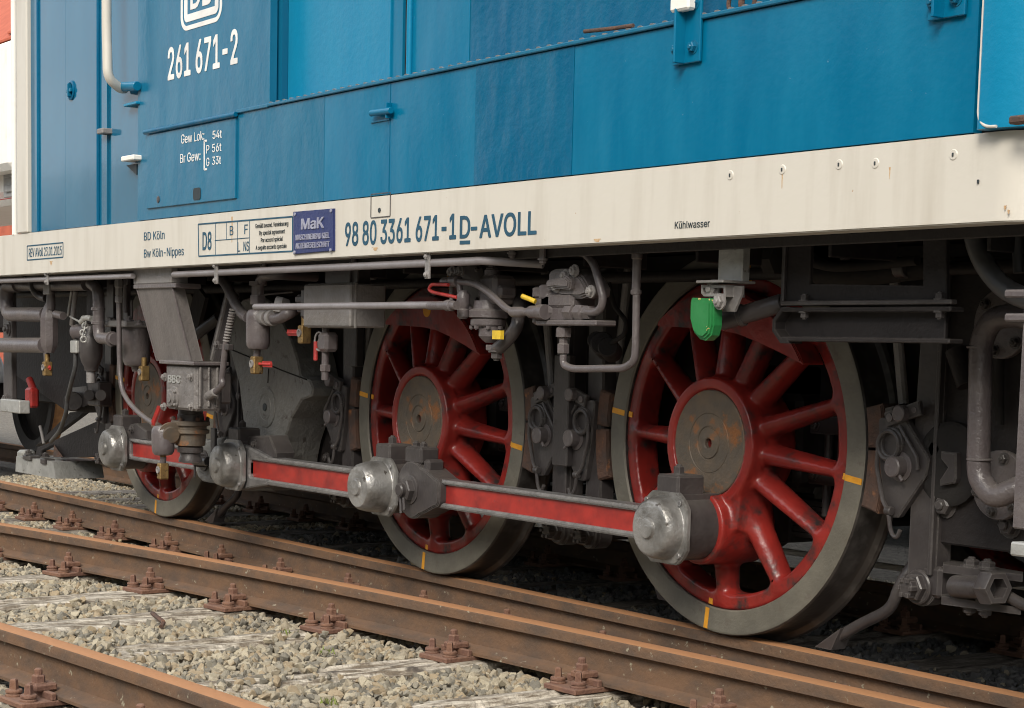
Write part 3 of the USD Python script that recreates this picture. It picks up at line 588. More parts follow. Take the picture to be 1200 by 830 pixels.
# ------------------------------------------------------------------ wheels
ZW, RW = .628, .625
WX = [0.0, -1.774, -4.44]
PIN = np.array([0.0, -.265])        # crank pin from the axle
JX = -3.10
def smin(a, b, k):
    h = np.clip(.5 + .5 * (b - a) / k, 0, 1); return b * (1 - h) + a * h - k * h * (1 - h)
def surface_nets(f, org, h):
    s = f < 0; n = f.shape
    cnt = np.zeros([d - 1 for d in n], np.float32); acc = np.zeros([d - 1 for d in n] + [3], np.float32)
    for ax in range(3):
        a, b = np.take(f, range(n[ax] - 1), ax), np.take(f, range(1, n[ax]), ax); cr = (a < 0) != (b < 0)
        t = np.where(cr, a / np.where(a == b, 1, a - b), 0)
        o1, o2 = [k for k in range(3) if k != ax]
        for i in (0, 1):
            for j in (0, 1):
                sl = [slice(None)] * 3; sl[o1] = slice(i, i + n[o1] - 1); sl[o2] = slice(j, j + n[o2] - 1); sl = tuple(sl)
                c = cr[sl]; cnt += c; acc[..., ax] += np.where(c, t[sl], 0); acc[..., o1] += c * i; acc[..., o2] += c * j
    act = cnt > 0; idx = np.full(cnt.shape, -1, np.int64); idx[act] = np.arange(act.sum())
    cell = np.argwhere(act); V = (cell + acc[act] / cnt[act][:, None]) * h + org; Fs = []
    for ax in range(3):
        o1, o2 = (ax + 1) % 3, (ax + 2) % 3
        a, b = np.take(s, range(n[ax] - 1), ax), np.take(s, range(1, n[ax]), ax); e = np.argwhere(a != b)
        e = e[(e[:, o1] > 0) & (e[:, o2] > 0) & (e[:, o1] < n[o1] - 1) & (e[:, o2] < n[o2] - 1)]
        ins = s[tuple(e.T)]
        def ix(d1, d2):
            q = e.copy(); q[:, o1] -= d1; q[:, o2] -= d2; return idx[tuple(q.T)]
        q = np.stack([ix(1, 1), ix(0, 1), ix(0, 0), ix(1, 0)], 1); q[~ins] = q[~ins][:, ::-1]; Fs.append(q)
    q = np.vstack(Fs); return trimesh.Trimesh(V, np.vstack([q[:, [0, 1, 2]], q[:, [0, 2, 3]]]), process=False)
def wheel_centre():
    h = .0065; R = .562
    u = np.arange(-R, R + h, h); w = np.arange(-.155, .135, h)
    U, Vv, Wd = np.meshgrid(u, u, w, indexing='ij'); U, Vv, Wd = [q.astype(np.float32) for q in (U, Vv, Wd)]
    rr = np.hypot(U, Vv)
    def rbox(a, ca, ha, b, cb, hb, rd):
        qa, qb = np.abs(a - ca) - ha + rd, np.abs(b - cb) - hb + rd
        return np.hypot(np.maximum(qa, 0), np.maximum(qb, 0)) + np.minimum(np.maximum(qa, qb), 0) - rd
    rim = rbox(rr, .517, .026, Wd, -.062, .05, .008)
    f = rbox(rr, 0, .20, Wd, -.03, .095, .02)
    for k, a in enumerate([178.5, 147, 118, 93, 68, 44, 17, -7, -32, -61, -93, -123, -152]):
        a = math.radians(a); c, s = math.cos(a), math.sin(a); t = U * c + Vv * s; q = -U * s + Vv * c
        k_ = np.clip((t - .15) / .37, 0, 1); big = 1.25 if k in (9, 10, 11) else 1.0
        hw = (.036 - .013 * k_) * big + .028 * np.clip((k_ - .84) / .16, 0, 1) ** 2; hd = .058 - .016 * k_; wc = .0 - .055 * k_
        d = np.sqrt(np.abs(q / hw) ** 1.7 + np.abs((Wd - wc) / hd) ** 2); ds = (d - 1) * np.minimum(hw, hd)
        ds = np.maximum(ds, np.maximum(.12 - t, t - .52)); f = smin(f, ds, .022)
    f = smin(f, rim, .02)
    pr = np.hypot(U - PIN[0], Vv - PIN[1]); boss = rbox(pr, 0, .125, Wd, .0, .115, .012)
    neck = np.maximum(np.maximum(np.abs(U) - (.165 + .1 * Vv), np.maximum(Vv - .02, PIN[1] - Vv)), np.abs(Wd + .0) - .07)
    f = smin(smin(f, neck, .035), boss, .025)
    f = smin(f, rbox(rr, .193, .019, Wd, .05, .03, .008), .01); f = np.maximum(f, -(rbox(rr, 0, .174, Wd, .09, .024, .001)))
    return surface_nets(f, np.array([u[0], u[0], w[0]]), h)
WCM = wheel_centre(); _v = WCM.vertices
WCM = trimesh.Trimesh(np.stack([_v[:, 0], -_v[:, 2], _v[:, 1]], 1), WCM.faces[:, ::-1] if False else WCM.faces, process=False)
if WCM.volume < 0: WCM.invert()
WCM = trimesh.Trimesh(WCM.vertices, WCM.faces); trimesh.smoothing.filter_taubin(WCM, iterations=6)
def counterweight():
    lower = [(-.30, .372), (-.15, .368), (0, .362), (.1, .35), (.2, .325), (.3, .295), (.40, .262), (.47, .22)]
    arc = [(.487 * math.cos(math.radians(t)), .487 * math.sin(math.radians(t))) for t in np.linspace(30, 127, 30)]
    return Polygon(lower[:-1] + arc).buffer(-.004).buffer(.004)
CW = counterweight()
def wheel(x, yc=0.0, flip=1, parent=loco, plain=False, label=None):
    w = xf('wheel', parent, loc=(x, yc, ZW), label=label)
    f = flip
    def Y(v): return f * v
    g = G().lathe((0, 0, 0), (0, f, 0), [(.541, .006), (.546, 0), (.612, 0), (.6205, .0035)], 96, False); g.put('tyre_face', 'tyre_grey', w, smooth=25)
    prof = [(.6205, .0035), (.6245, .010), (.6235, .05), (.627, .085), (.634, .098), (.650, .107), (.655, .118), (.650, .130), (.638, .138), (.545, .140), (.541, .132), (.541, .006)]
    g = G().lathe((0, 0, 0), (0, f, 0), prof, 96, False); g.put('tread', 'tread_steel', w, smooth=25)
    WC = WCM if f == 1 else trimesh.Trimesh(WCM.vertices * [1, -1, 1], WCM.faces[:, ::-1], process=False)
    G().add(WC).put('spoked_centre', 'wheel_red', w, smooth=True)
    G().prism(CW, *((-.068, .02) if f == 1 else (-.02, .068)), .006).put('counterweight', 'wheel_red', w)
    if plain: return w
    g = G().lathe((0, -.062, 0), (0, -1, 0), [(.171, 0), (.171, .012), (.168, .015), (.098, .015), (.096, .013), (.094, .015), (.056, .016), (.054, .013), (.050, .013), (.048, .017), (.020, .018), (.016, .016), (.015, .004)], 64); g.put('axle_end', 'hub_rust', w, smooth=25)
    g = G()
    for a in (82.3, 172.3, -7.7, -97):
        a = math.radians(a); c, s = math.cos(a), math.sin(a)
        for r0, r1, yy in ((.5475, .617, -.0008), (.517, .536, .0125 if False else -.0)):
            if r1 < .54: yy = .0
            P = [(r0 * c - .0095 * s, r0 * s + .0095 * c), (r0 * c + .0095 * s, r0 * s - .0095 * c), (r1 * c + .0095 * s, r1 * s - .0095 * c), (r1 * c - .0095 * s, r1 * s + .0095 * c)]
            if r1 > .54: g.prism(P, yy, .002, 0)
            else: g.prism(P, .0095, .02, 0)
    g.prism(Point(.03, .43).buffer(.028), -.0692, -.06, 0)
    g.put('paint_mark', 'mark_orange', w, smooth=False)
    return w
for i, x in enumerate(WX):
    wheel(x, label=['front spoked wheel nearest the camera', 'middle spoked wheel', 'rear spoked wheel behind the gearbox'][i])
    wheel(x, 2 * .815, -1, plain=True)
    G().cyl((x, .13, ZW), (x, 1.5, ZW), .085).put('axle', 'dark_frame', loco)

# ------------------------------------------------------------------ rods and bearings
PZ = ZW + PIN[1]
def bearing(x, dome, parent, oil=True, square=True, boss=True):
    b = xf('rod_bearing', parent)
    sq = sbox(x - .092, PZ - .092, x + .092, PZ + .092).buffer(.022) if square else Point(x, PZ).buffer(.117)
    oct_ = sq.intersection(Point(x, PZ).buffer(.13))
    G().prism(Point(x, PZ).buffer(.108, 24).union(sbox(x - .06, PZ, x + .06, PZ + .108)), -.235, -.068, .006).put('drum', 'frame_grey', b)
    G().prism(oct_, -.253, -.236, .005).put('flange', 'cap_steel', b)
    g = G()
    for sx in (-1, 1):
        for sz in (-1, 1): g.cyl((x + sx * .083, -.252, PZ + sz * .083), (x + sx * .083, -.26, PZ + sz * .083), .009, n=10)
    g.put('screw', 'rod_steel', b)
    d = dome
    G().lathe((x, -.252, PZ), (0, -1, 0), [(.105, 0), (.101, .004), (.098, d * .55), (.090, d * .85), (.078, d * .98), (.035, d), (.033, d + .004), (.031, d + .010), (.026, d + .012)], 40).put('cap', 'cap_steel', b, smooth=40)
    if oil:
        ob = G().box(x - .052, x + .058, -.245, -.135, PZ + .098, PZ + .168, .007).put('oil_box', 'frame_grey', b)
        G().bolt((x + .005, -.20, PZ + .166), (0, 0, 1), .018, .022).put('oil_plug', 'frame_grey', b)
    return b
def rod(x0, x1, zc=PZ + .0, h=.054, p0=None, p1=None):
    """A fluted coupling rod: steel bar with a red recess."""
    r = xf('coupling_rod', loco)
    body = sbox(x0, zc - h, x1, zc + h)
    rec = sbox(p0 + .02, zc - h * .6 + .012, p1 - .02, zc + h * .64 - .012).buffer(.014)
    G().prism(body.difference(rec), -.222, -.150, .006).put('bar', 'rod_steel', r)
    G().prism(rec.buffer(.004), -.206, -.165, 0).put('flute', 'rod_red', r, label='red painted recess of the rod')
    return r
bearing(WX[0], .062, loco); bearing(WX[1], .105, loco); bearing(JX, .075, loco); bearing(WX[2], .062, loco)
KX1 = H_(270, 455, -.24)[0]; KX2 = D_(528, 535, -.24)[0]
r1 = rod(WX[1] + .06, WX[0] - .05, PZ, .054, KX1 + .18, WX[0] - .10)
r2_ = rod(JX + .04, WX[1] - .05, PZ - .01, .06, JX + .12, WX[1] - .08)
r3_ = rod(WX[2] + .04, JX - .05, PZ, .054, WX[2] + .11, KX2 - .06)
fl = Polygon([(JX + .02, PZ - .115), (JX + .02, PZ + .10), (JX + .13, PZ + .085), (JX + .30, PZ + .052), (JX + .30, PZ - .07), (JX + .16, PZ - .09)])
G().prism(fl.difference(sbox(JX + .14, PZ - .032, JX + .5, PZ + .028).buffer(.014)), -.226, -.149, .006).put('rod_end', 'rod_steel', r2_)
def knuckle(kx, r):
    zc = PZ + .003
    sh = Point(kx, zc).buffer(.112).union(Polygon([(kx, zc + .11), (kx + .09, zc + .085), (kx + .17, zc + .054), (kx + .2, zc + .054), (kx + .2, zc - .054), (kx + .17, zc - .054), (kx + .09, zc - .085), (kx, zc - .11)]))
    sh = sh.buffer(.03).buffer(-.06).buffer(.03)
    G().prism(sh, -.240, -.14, .008).put('knuckle', 'frame_grey', r)
    g = G().lathe((kx, -.239, zc), (0, -1, 0), [(.055, 0), (.055, .006), (.05, .008)], 28)
    g.lathe((kx, -.247, zc), (0, -1, 0), [(.043, 0), (.043, .024), (.038, .028)], 6).lathe((kx, -.247, zc), (0, -1, 0), [(.026, 0), (.026, .045), (.022, .05)], 16)
    g.cyl((kx - .012, -.28, zc - .03), (kx + .004, -.285, zc - .09), .005, n=8).cyl((kx + .012, -.28, zc - .03), (kx + .03, -.285, zc - .075), .005, n=8)
    g.put('knuckle_nut', 'frame_grey', r)
    G().box(kx - .06, kx + .06, -.235, -.15, zc + .10, zc + .165, .008).box(kx + .06, kx + .10, -.225, -.15, zc + .06, zc + .12, .015).put('oil_box', 'frame_grey', r)
    g = G(); g.bolt((kx - .03, -.2, zc + .163), (0, 0, 1), .016, .012).bolt((kx + .025, -.2, zc + .163), (0, 0, 1), .016, .012); g.put('oil_plug', 'frame_grey', r)
knuckle(KX1, r1)
zc = PZ; kx = KX2
sh = Point(kx - .01, zc).buffer(.10).union(Polygon([(kx - .22, zc + .05), (kx, zc + .09), (kx + .2, zc + .12), (kx + .2, zc - .1), (kx, zc - .1), (kx - .1, zc - .054)])).buffer(.02).buffer(-.02)
G().prism(sh, -.236, -.14, .008).put('knuckle', 'crank_grey', r3_)
g = G().lathe((kx, -.235, zc), (0, -1, 0), [(.05, 0), (.05, .008)], 24).lathe((kx, -.243, zc), (0, -1, 0), [(.035, 0), (.035, .028), (.03, .03)], 6).lathe((kx, -.243, zc), (0, -1, 0), [(.02, 0), (.02, .05)], 14)
g.cyl((kx, -.28, zc), (kx + .14, -.28, zc + .005), .022, n=16); g.cyl((kx - .01, -.28, zc + .06), (kx - .005, -.28, zc - .08), .006, n=8); g.put('knuckle_nut', 'frame_grey', r3_)
a_, b_ = D_(575, 300, -.27), D_(590, 572, -.27); G().box(a_[0], a_[0] + .045, -.275, -.262, b_[2] - .02, a_[2], .003).put('oil_arm', 'frame_grey', r3_)
# wings of the jackshaft bearing
q = [F_(0, 450, -.2), F_(195, 445, -.2), F_(240, 560, -.2), F_(235, 592, -.2), F_(120, 600, -.2), F_(0, 560, -.2)]
G().prism([(p[0], p[2]) for p in q], -.20, -.11, .006).put('bearing_wing', 'frame_grey', loco)
q = [Bz(790, 440, -.2), Bz(880, 420, -.2), Bz(945, 470, -.2), Bz(950, 530, -.2), Bz(800, 540, -.2)]
G().prism([(p[0], p[2]) for p in q], -.20, -.11, .006).put('bearing_wing', 'frame_grey', loco)
G().bolt(F_(103, 503, -.2), (0, -1, 0), .016).bolt(Bz(860, 460, -.2), (0, -1, 0), .016).put('bolt', 'frame_grey', loco)

# ------------------------------------------------------------------ jackshaft crank with its fan-shaped counterweight
yj = -.07
fan_px = [(283, 352), (305, 346), (320, 356), (330, 376), (341, 398), (348, 420), (352, 441), (363, 446), (366.5, 455), (365, 464), (353, 469), (341, 490), (332, 518), (327, 545), (318, 575), (285, 575), (280, 545), (285, 493), (280, 450), (268, 405), (271, 375)]
fan = Polygon([(q[0], q[2]) for q in [at(x, y, yj) for x, y in fan_px]]).buffer(.012).buffer(-.024).buffer(.012)
js = xf('jackshaft', loco)
G().prism(fan, yj, yj + .19, .006).put('crank_counterweight', 'crank_grey', js)
jz = ZW - .0
q = at(311.6, 477.3, yj); 
g = G().lathe((q[0], yj + .001, q[2]), (0, -1, 0), [(.093, 0), (.093, .004), (.088, .006), (.06, .006), (.058, .004), (.056, .006), (.032, .006)], 40); g.put('end_disc', 'crank_grey', js)
G().lathe((q[0], yj - .004, q[2]), (0, -1, 0), [(.018, 0), (.018, .004), (.013, .004)], 20).put('centre_hole', 'black_lettering', js)
g = G()
for a, b in [((269, 409), (330, 434)), ((330, 434), (359, 445)), ((315, 432), (314, 449))]:
    a, b = at(*a, yj), at(*b, yj); g.cyl((a[0], yj + .0005, a[2]), (b[0], yj + .0005, b[2]), .0035, n=8)
g.put('joint_line', 'black_inner', js)
G().cyl((JX, .1, ZW), (JX, 1.5, ZW), .16).put('shaft', 'dark_frame', js)

# ------------------------------------------------------------------ inner frame and what is seen between the wheels
G().box(-7.2, 1.75, 2.29, 2.31, ZB, ZT).put('skirt', 'cream_paint', loco, label='skirt of the far side')
for xa_, xb_ in ((-6.9, -5.3), (-3.9, -2.5), (-1.2, -.6), (.75, 1.7)): G().box(xa_, xb_, 1.72, 2.2, .33, 1.22, .03).put('far_side_blocker', 'black_inner', loco)  # added boxes closing the far side against light from beyond
G().box(-7.2, 1.75, 2.05, 2.08, .20, 1.22).put('far_side_light_screen', 'black_inner', loco)  # added plate, keeps far-side light from under the locomotive
fr = sbox(-7.2, .52, 1.7, 1.25)
for x in WX: fr = fr.difference(sbox(x - .17, .4, x + .17, .86).buffer(.02))
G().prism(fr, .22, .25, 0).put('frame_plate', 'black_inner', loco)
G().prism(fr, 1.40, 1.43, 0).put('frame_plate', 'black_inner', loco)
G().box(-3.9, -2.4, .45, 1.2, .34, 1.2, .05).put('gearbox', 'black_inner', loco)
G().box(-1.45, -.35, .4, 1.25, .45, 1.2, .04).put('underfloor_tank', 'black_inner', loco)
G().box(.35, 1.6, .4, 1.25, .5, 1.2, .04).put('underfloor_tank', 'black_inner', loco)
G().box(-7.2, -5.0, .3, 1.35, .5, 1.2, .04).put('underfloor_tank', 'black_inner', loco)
for x in WX:
    ab = G().box(x - .15, x + .15, .17, .34, ZW - .14, ZW + .16, .02).put('axle_box', 'dark_frame', loco)
    g = G()
    for k in range(7): g.box(x - .42 + k * .035, x + .42 - k * .035, .26, .35, ZW - .20 - k * .018, ZW - .184 - k * .018, .002)
    g.box(x - .04, x + .04, .25, .36, ZW - .33, ZW - .17); g.put('leaf_spring', 'dark_frame', ab)
    g = G()
    for sx in (-1, 1):
        for dx in (.27, .33): g.cyl((x + sx * dx, .19, ZW - .22), (x + sx * dx, .19, ZW + .12), .014)
        g.box(x + sx * .2, x + sx * .42, .17, .215, ZW + .04, ZW + .10).box(x + sx * .2, x + sx * .42, .17, .215, ZW - .12, ZW - .06)
        for dz in (-.09, .07): g.bolt((x + sx * .23, .17, ZW + dz), (0, -1, 0), .015)
    g.put('spring_hanger', 'frame_grey', ab)
g = G().tube([(-7.0, -.02, 1.165), (1.62, -.02, 1.165)], .02, 14); g.put('main_pipe', 'dark_frame', loco)
g = G().tube([(-1.6, .9, .17), (1.9, .9, .17)], .012); g.put('heating_pipe', 'white_paint', loco)  # white rod added for the strip of daylight beyond the underframe

# ------------------------------------------------------------------ brake gear, mirrored left and right of each wheel
def brake(wx, sx, straight):
    b = xf('brake_gear', loco)
    X = lambda d: wx + sx * d
    P = lambda pts: [(X(x), z) for x, z in (pts if sx > 0 else pts[::-1])]
    if not straight: hp = Polygon(P([(.822, 1.2), (.912, 1.2), (.916, .62), (.915, .26), (.806, .26), (.806, .55), (.81, .8)]))
    else: hp = Polygon(P([(.70, 1.2), (.775, 1.2), (.765, .75), (.755, .40), (.81, .26), (.90, .26), (.80, .5)])) if False else Polygon(P([(.682, 1.2), (.772, 1.2), (.765, .75), (.762, .26), (.672, .26), (.672, .75)]))
    bot = (X(.862 if not straight else .72), .262)
    hp = hp.union(Point(*bot).buffer(.056 if not straight else .05)); G().prism(hp, .002, .06, .006).put('hanger', 'frame_grey', b)
    if not straight: G().box(*sorted((X(.897), X(.912))), -.012, .07, .30, 1.15, .003).put('hanger_rib', 'frame_grey', b)
    g = G().lathe((bot[0], .003, bot[1]), (0, -1, 0), [(.05, 0), (.05, .012), (.046, .016)], 24).lathe((bot[0], -.012, bot[1]), (0, -1, 0), [(.04, 0), (.04, .02), (.036, .024)], 6).lathe((bot[0], -.03, bot[1]), (0, -1, 0), [(.028, 0), (.028, .028), (.024, .03)], 8)
    for k in range(6): a = k * math.pi / 3; g.box(bot[0] + .024 * math.cos(a) - .006, bot[0] + .024 * math.cos(a) + .006, -.066, -.04, bot[1] + .024 * math.sin(a) - .006, bot[1] + .024 * math.sin(a) + .006, .001)
    g.put('bottom_pin', 'frame_grey', b)
    pl = Polygon(P([(.688, .74), (.80, .74), (.895, .632), (.888, .585), (.785, .455), (.735, .452), (.703, .60)])).buffer(-.014).buffer(.014)
    G().prism(pl, -.022, .0, .004).put('shoe_holder', 'frame_grey', b)
    def arc(t0, t1, r0, r1):
        o = [(wx + sx * r0 * math.cos(t), ZW + r0 * math.sin(t)) for t in np.linspace(t0, t1, 10)]; i = [(wx + sx * r1 * math.cos(t), ZW + r1 * math.sin(t)) for t in np.linspace(t1, t0, 10)]
        return Polygon(o + i)
    g = G(); g.prism(arc(-.245, .02, .632, .705), -.004, .10, .006).prism(arc(.035, .22, .632, .70), -.004, .10, .006); g.put('brake_shoe', 'rusty_iron', b)
    G().prism(arc(-.2, .2, .70, .735), .004, .09, .004).put('shoe_back', 'frame_grey', b)
    g = G().torus((X(.748), -.034, .663), (0, 1, 0), .041, .0075).torus((X(.752), -.024, .668), (0, 1, 0), .041, .0075)
    g.tube([(X(.707), -.034, .655), (X(.704), -.034, .60), (X(.735), -.034, .50), (X(.762), -.036, .47), (X(.772), -.036, .42), (X(.785), -.036, .402), (X(.80), -.036, .40), (X(.811), -.036, .422)], .0065, 8)
    g.cyl((X(.752), -.036, .474), (X(.775), -.036, .474), .013, n=12)
    g.tube([(X(.785), -.03, .72), (X(.86), -.03, .63), (X(.862), -.03, .60)], .006, 8); g.put('spring_clip', 'frame_grey', b)
    g = G().lathe((X(.79), -.02, .603), (0, -1, 0), [(.043, 0), (.043, .006), (.03, .007), (.03, .04), (.026, .043)], 24).cyl((X(.795), -.045, .59), (X(.825), -.05, .565), .005, n=8)
    g.lathe((X(.90) if not straight else X(.84), -.0, .66), (0, -1, 0), [(.02, 0), (.02, .01)], 6); g.put('holder_pin', 'pipe_grey', b)
    a, c = np.array([X(.728), .735]), np.array([X(.862), .775]); d = (c - a) / np.linalg.norm(c - a); nn = np.array([-d[1], d[0]]) * .021
    G().prism([a + nn, a - nn, c - nn, c + nn][::(1 if sx > 0 else -1)], -.034, -.018, .003).put('adjuster_arm', 'frame_grey', b)
    g = G().lathe((X(.80), -.033, .757), (0, -1, 0), [(.024, 0), (.024, .022), (.02, .025)], 20).lathe((X(.842), -.033, .768), (0, -1, 0), [(.009, 0), (.009, .003)], 12).lathe((X(.75), -.033, .742), (0, -1, 0), [(.012, 0), (.012, .006)], 14); g.put('adjuster_pin', 'pipe_grey', b)
    return b
for i, x in enumerate(WX):
    brake(x, 1, False); brake(x, -1, True)
    for yy in (.16, .2):
        pass
for k, x in enumerate(WX):
    for sx in (-1, 1):
        t0 = -.36 if sx > 0 else .36
        x0 = x + sx * .70; G().tube([(x + sx * .635, .07, 1.2), (x + sx * .66, .07, 1.0), (x + sx * .70, .07, .78)], .016, 10).put('sand_hose', 'pale_grey', loco)
# brake rigging in front of the front wheel
rg = xf('brake_rigging', loco)
y_ = .05
a, b = Q_(530, 500, y_), Q_(900, 480, y_)
g = G()
for zt in (Q_(600, 470, y_)[2], Q_(600, 610, y_)[2]):
    g.hull([(Q_(x, 500, yy)[0], yy, zt + dz * (1 if x < 600 else .8)) for x, w in ((545, .06), (660, .05), (800, .03), (900, .03)) for yy in (.05 - w, .05 + w) for dz in (-.012, .012)])
    for x in (640, 710): g.bolt((Q_(x, 460, 0.0)[0], .03, zt + .012), (0, 0, 1), .022, .012).bolt((Q_(x, 460, 0.0)[0], .03, zt - .012), (0, 0, -1), .018, .012)
g.box(a[0] - .02, a[0] + .05, 0, .1, Q_(600, 610, y_)[2], Q_(600, 470, y_)[2], .01).put('lever_pair', 'frame_grey', rg)
p0, p1, p2 = Q_(600, 555, .0), Q_(735, 560, -.03), Q_(800, 565, -.04)
g = G().cyl(p0, p1, .032).lathe(p1, p2 - p1, [(.045, 0), (.05, .01), (.05, .05), (.046, .055), (.030, .055), (.028, .01)], 6); g.put('slack_adjuster', 'frame_grey', rg)
G().cyl((WX[0] + .86, 1.62, .262), (WX[0] + .86, .06, .262), .022).put('cross_bar', 'dark_frame', rg)
g = G().tube([Q_(820, 590, .02), Q_(905, 640, .02), Q_(905, 640, .02) + [.4, 0, -.02]], .016); g.put('pull_rod', 'frame_grey', rg)
for x in (WX[0] - .72, WX[1] + .862, WX[1] - .72):
    G().cyl((x, 1.62, .262), (x, .06, .262), .022).put('cross_bar', 'dark_frame', rg)
# rail guard / sand nozzles behind the wheels
for x in WX:
    if x == WX[1]: continue
    a = np.array([x + .66, .13, .24])
    g = G().tube([a + [.02, .03, .06], a, a + [-.03, 0, -.08], a + [-.17, 0, -.15], a + [-.24, 0, -.19]], .018, 12, bend=.06)
    g.hull([a + [-.21, -.03, -.16], a + [-.21, .03, -.16], a + [-.30, -.05, -.23], a + [-.30, .05, -.23], a + [-.25, -.03, -.235], a + [-.25, .03, -.235]]); g.put('sand_pipe', 'frame_grey', loco)
    b = np.array([x - .60, .14, .22]); g = G().hull([b + d for d in ([0, 0, 0], [.03, 0, 0], [.10, 0, -.17], [.16, 0, -.17], [0, .05, 0], [.03, .05, 0], [.10, .05, -.17], [.16, .05, -.17])]); g.put('sand_pipe', 'frame_grey', loco)

# ------------------------------------------------------------------ pipework under the skirt
def pipe(pts, r, mat='pipe_grey', name='air_pipe', n=14, bend=None): return G().tube(pts, r, n, bend).put(name, mat, loco)
Yp = -.65
pipe([at(-30, 330.5, Yp), at(156, 323.6, Yp)], .012, 'pipe_light')
z_ = at(480, 309.5, Yp)
pipe([(at(204, 321, Yp)[0], Yp, z_[2]), (at(566, 309, Yp)[0], Yp, z_[2]), (at(600, 309, Yp)[0], Yp + .12, z_[2] - .01)], .0135, 'pipe_light')
def clamp(px, py0, py1, y=Yp - .016):
    a, b = at(px, py0, y), at(px, py1, y)
    g = G().box(a[0] - .014, a[0] + .014, y, y + .008, b[2], a[2], .003)
    for z in (a[2] - .014, b[2] + .014): g.bolt((a[0], y, z), (0, -1, 0), .009, .006)
    g.put('pipe_clamp', 'pale_grey', loco)
clamp(252.5, 308, 333); clamp(500.5, 296, 327); clamp(54.5, 318, 334)
g = G()
for px, py in [(310, 312.5), (414.5, 308), (27, 326), (636, 304), (600, 297)]:
    q = at(px, py, -.61); g.cyl(q, q + [0, 0, .06], .010, n=10); g.bolt(q, (0, 0, -1), .012, .008)
g.put('hanger_bolt', 'pipe_grey', loco)
# lower pipe to the tap
Yq = -.62
za = at(299, 359.8, Yq)[2]
pipe([(at(299, 360, Yq)[0], Yq, za), (at(520, 359, Yq)[0], Yq, za)], .0125, 'pipe_light')
# grey equipment box
Yb_ = -.52
q0, q1 = at(355, 383, Yb_), at(410.5, 332, Yb_)
eb = G().box(q0[0], q1[0], Yb_, Yb_ + .155, q0[2], q1[2], .006).put('equipment_box', 'pale_grey', loco)
G().box(q0[0] - .002, q1[0] + .002, Yb_ + .02, Yb_ + .03, q0[2] - .004, q1[2] + .004, .002).put('box_rim', 'pale_grey', eb)
G().box(q0[0] + .1, q0[0] + .35, Yb_ + .04, Yb_ + .05, q1[2] - .01, ZB + .02).box(q0[0] + .3, q0[0] + .31, Yb_ + .03, Yb_ + .12, q1[2] - .01, ZB + .02).put('box_bracket', 'frame_grey', eb)
g = G().box(q0[0] - .05, q0[0] + .01, Yb_ + .01, Yb_ + .12, q0[2] + .03, q1[2] - .01, .012); g.put('end_cover', 'frame_grey', eb)
g = G(); zf = q0[2] + .66 * (q1[2] - q0[2]); g.box(q0[0] - .11, q0[0] - .02, Yb_ + .02, Yb_ + .11, zf - .012, zf + .012, .004)
g.cyl((q0[0] - .10, Yb_ + .06, zf - .05), (q0[0] - .10, Yb_ + .06, zf + .02), .03); g.put('flange_joint', 'frame_grey', eb)
# brass taps with coloured levers
def tap(p, lever=(-1, 0, 0), L=.08, brass='brass', red='tap_red', s=1.0, sep=True):
    p = np.asarray(p, float); t = xf('drain_tap', loco)
    G().box(p[0] - .019 * s, p[0] + .019 * s, p[1] - .022 * s, p[1] + .022 * s, p[2] - .042 * s, p[2] + .03 * s, .005).cyl(p + [0, 0, .028 * s], p + [0, 0, .07 * s], .013 * s).put('tap_body', brass, t)
    G().lathe(p + [0, -.021 * s, 0], (0, -1, 0), [(.016 * s, 0), (.016 * s, .006), (.01 * s, .006), (.009 * s, .002)], 16).put('tap_spindle', 'pale_grey', t)
    if L:
        d = np.asarray(lever, float); a = p + d * .02 * s
        G().tube([a, a + d * L * .4, a + d * L], .006, 10).hull([a + d * L * u + o for u in (.3, 1) for o in ([.004, 0, .012], [-.004, 0, -.012], [0, -.004, .012], [0, .004, -.012])]).put('tap_lever', red, t)
    return t
tap(E_(425, 555, -.47), (-1, 0, 0), .12)
tp = E_(115, 755, -.5); tap(tp, (1, .1, 0), .09)
q = E_(578, 610, -.47); g = G().box(q[0] - .035, q[0] + .035, q[1] - .03, q[1] + .03, q[2] - .04, q[2] + .035, .012).cyl(q + [-.04, 0, -.0], q + [-.06, 0, -.02], .02).cyl(q + [-.02, 0, -.15], q + [-.02, 0, .1], .014).bolt(q + [-.02, 0, -.09], (0, 0, -1), .022, .02, False); g.put('stop_cock', 'pipe_grey', loco)
a_, b_ = E_(497, 610, -.49), E_(497, 735, -.49); G().box(a_[0] - .008, a_[0] + .012, -.495, -.485, b_[2], a_[2], .003).put('cock_lever', 'tap_red', loco)
G().torus(E_(520, 610, -.49), (0, 1, 0), .035, .004).put('lever_ring', 'pale_grey', loco)
# small reservoir and its elbows
def jar(p0, p1, r, mat='pipe_grey', name='air_reservoir', e=.035):
    p0, p1 = np.asarray(p0, float), np.asarray(p1, float); L = np.linalg.norm(p1 - p0)
    return G().lathe(p0, p1 - p0, [(r * .35, 0), (r * .78, e * .12), (r * .95, e * .45), (r, e), (r, L - e), (r * .95, L - e * .45), (r * .78, L - e * .12), (r * .35, L)], 30).put(name, mat, loco)
yr = -.5
jar(E_(124, 665, yr), E_(124, 400, yr), .049)
q = E_(120, 665, yr); pipe([q, tp + [0, 0, .03]], .014)
pipe([E_(180, 455, yr), E_(255, 465, yr), E_(330, 425, yr), E_(370, 400, yr + .1)], .023, bend=.08)
g = G().lathe(E_(150, 455, yr), E_(255, 465, yr) - E_(150, 455, yr), [(.031, 0), (.031, .05)], 18).lathe(E_(205, 458, yr), (1, 0, 0), [(.031, 0), (.033, .004), (.033, .02), (.031, .024)], 18); g.put('hose_collar', 'pale_grey', loco)
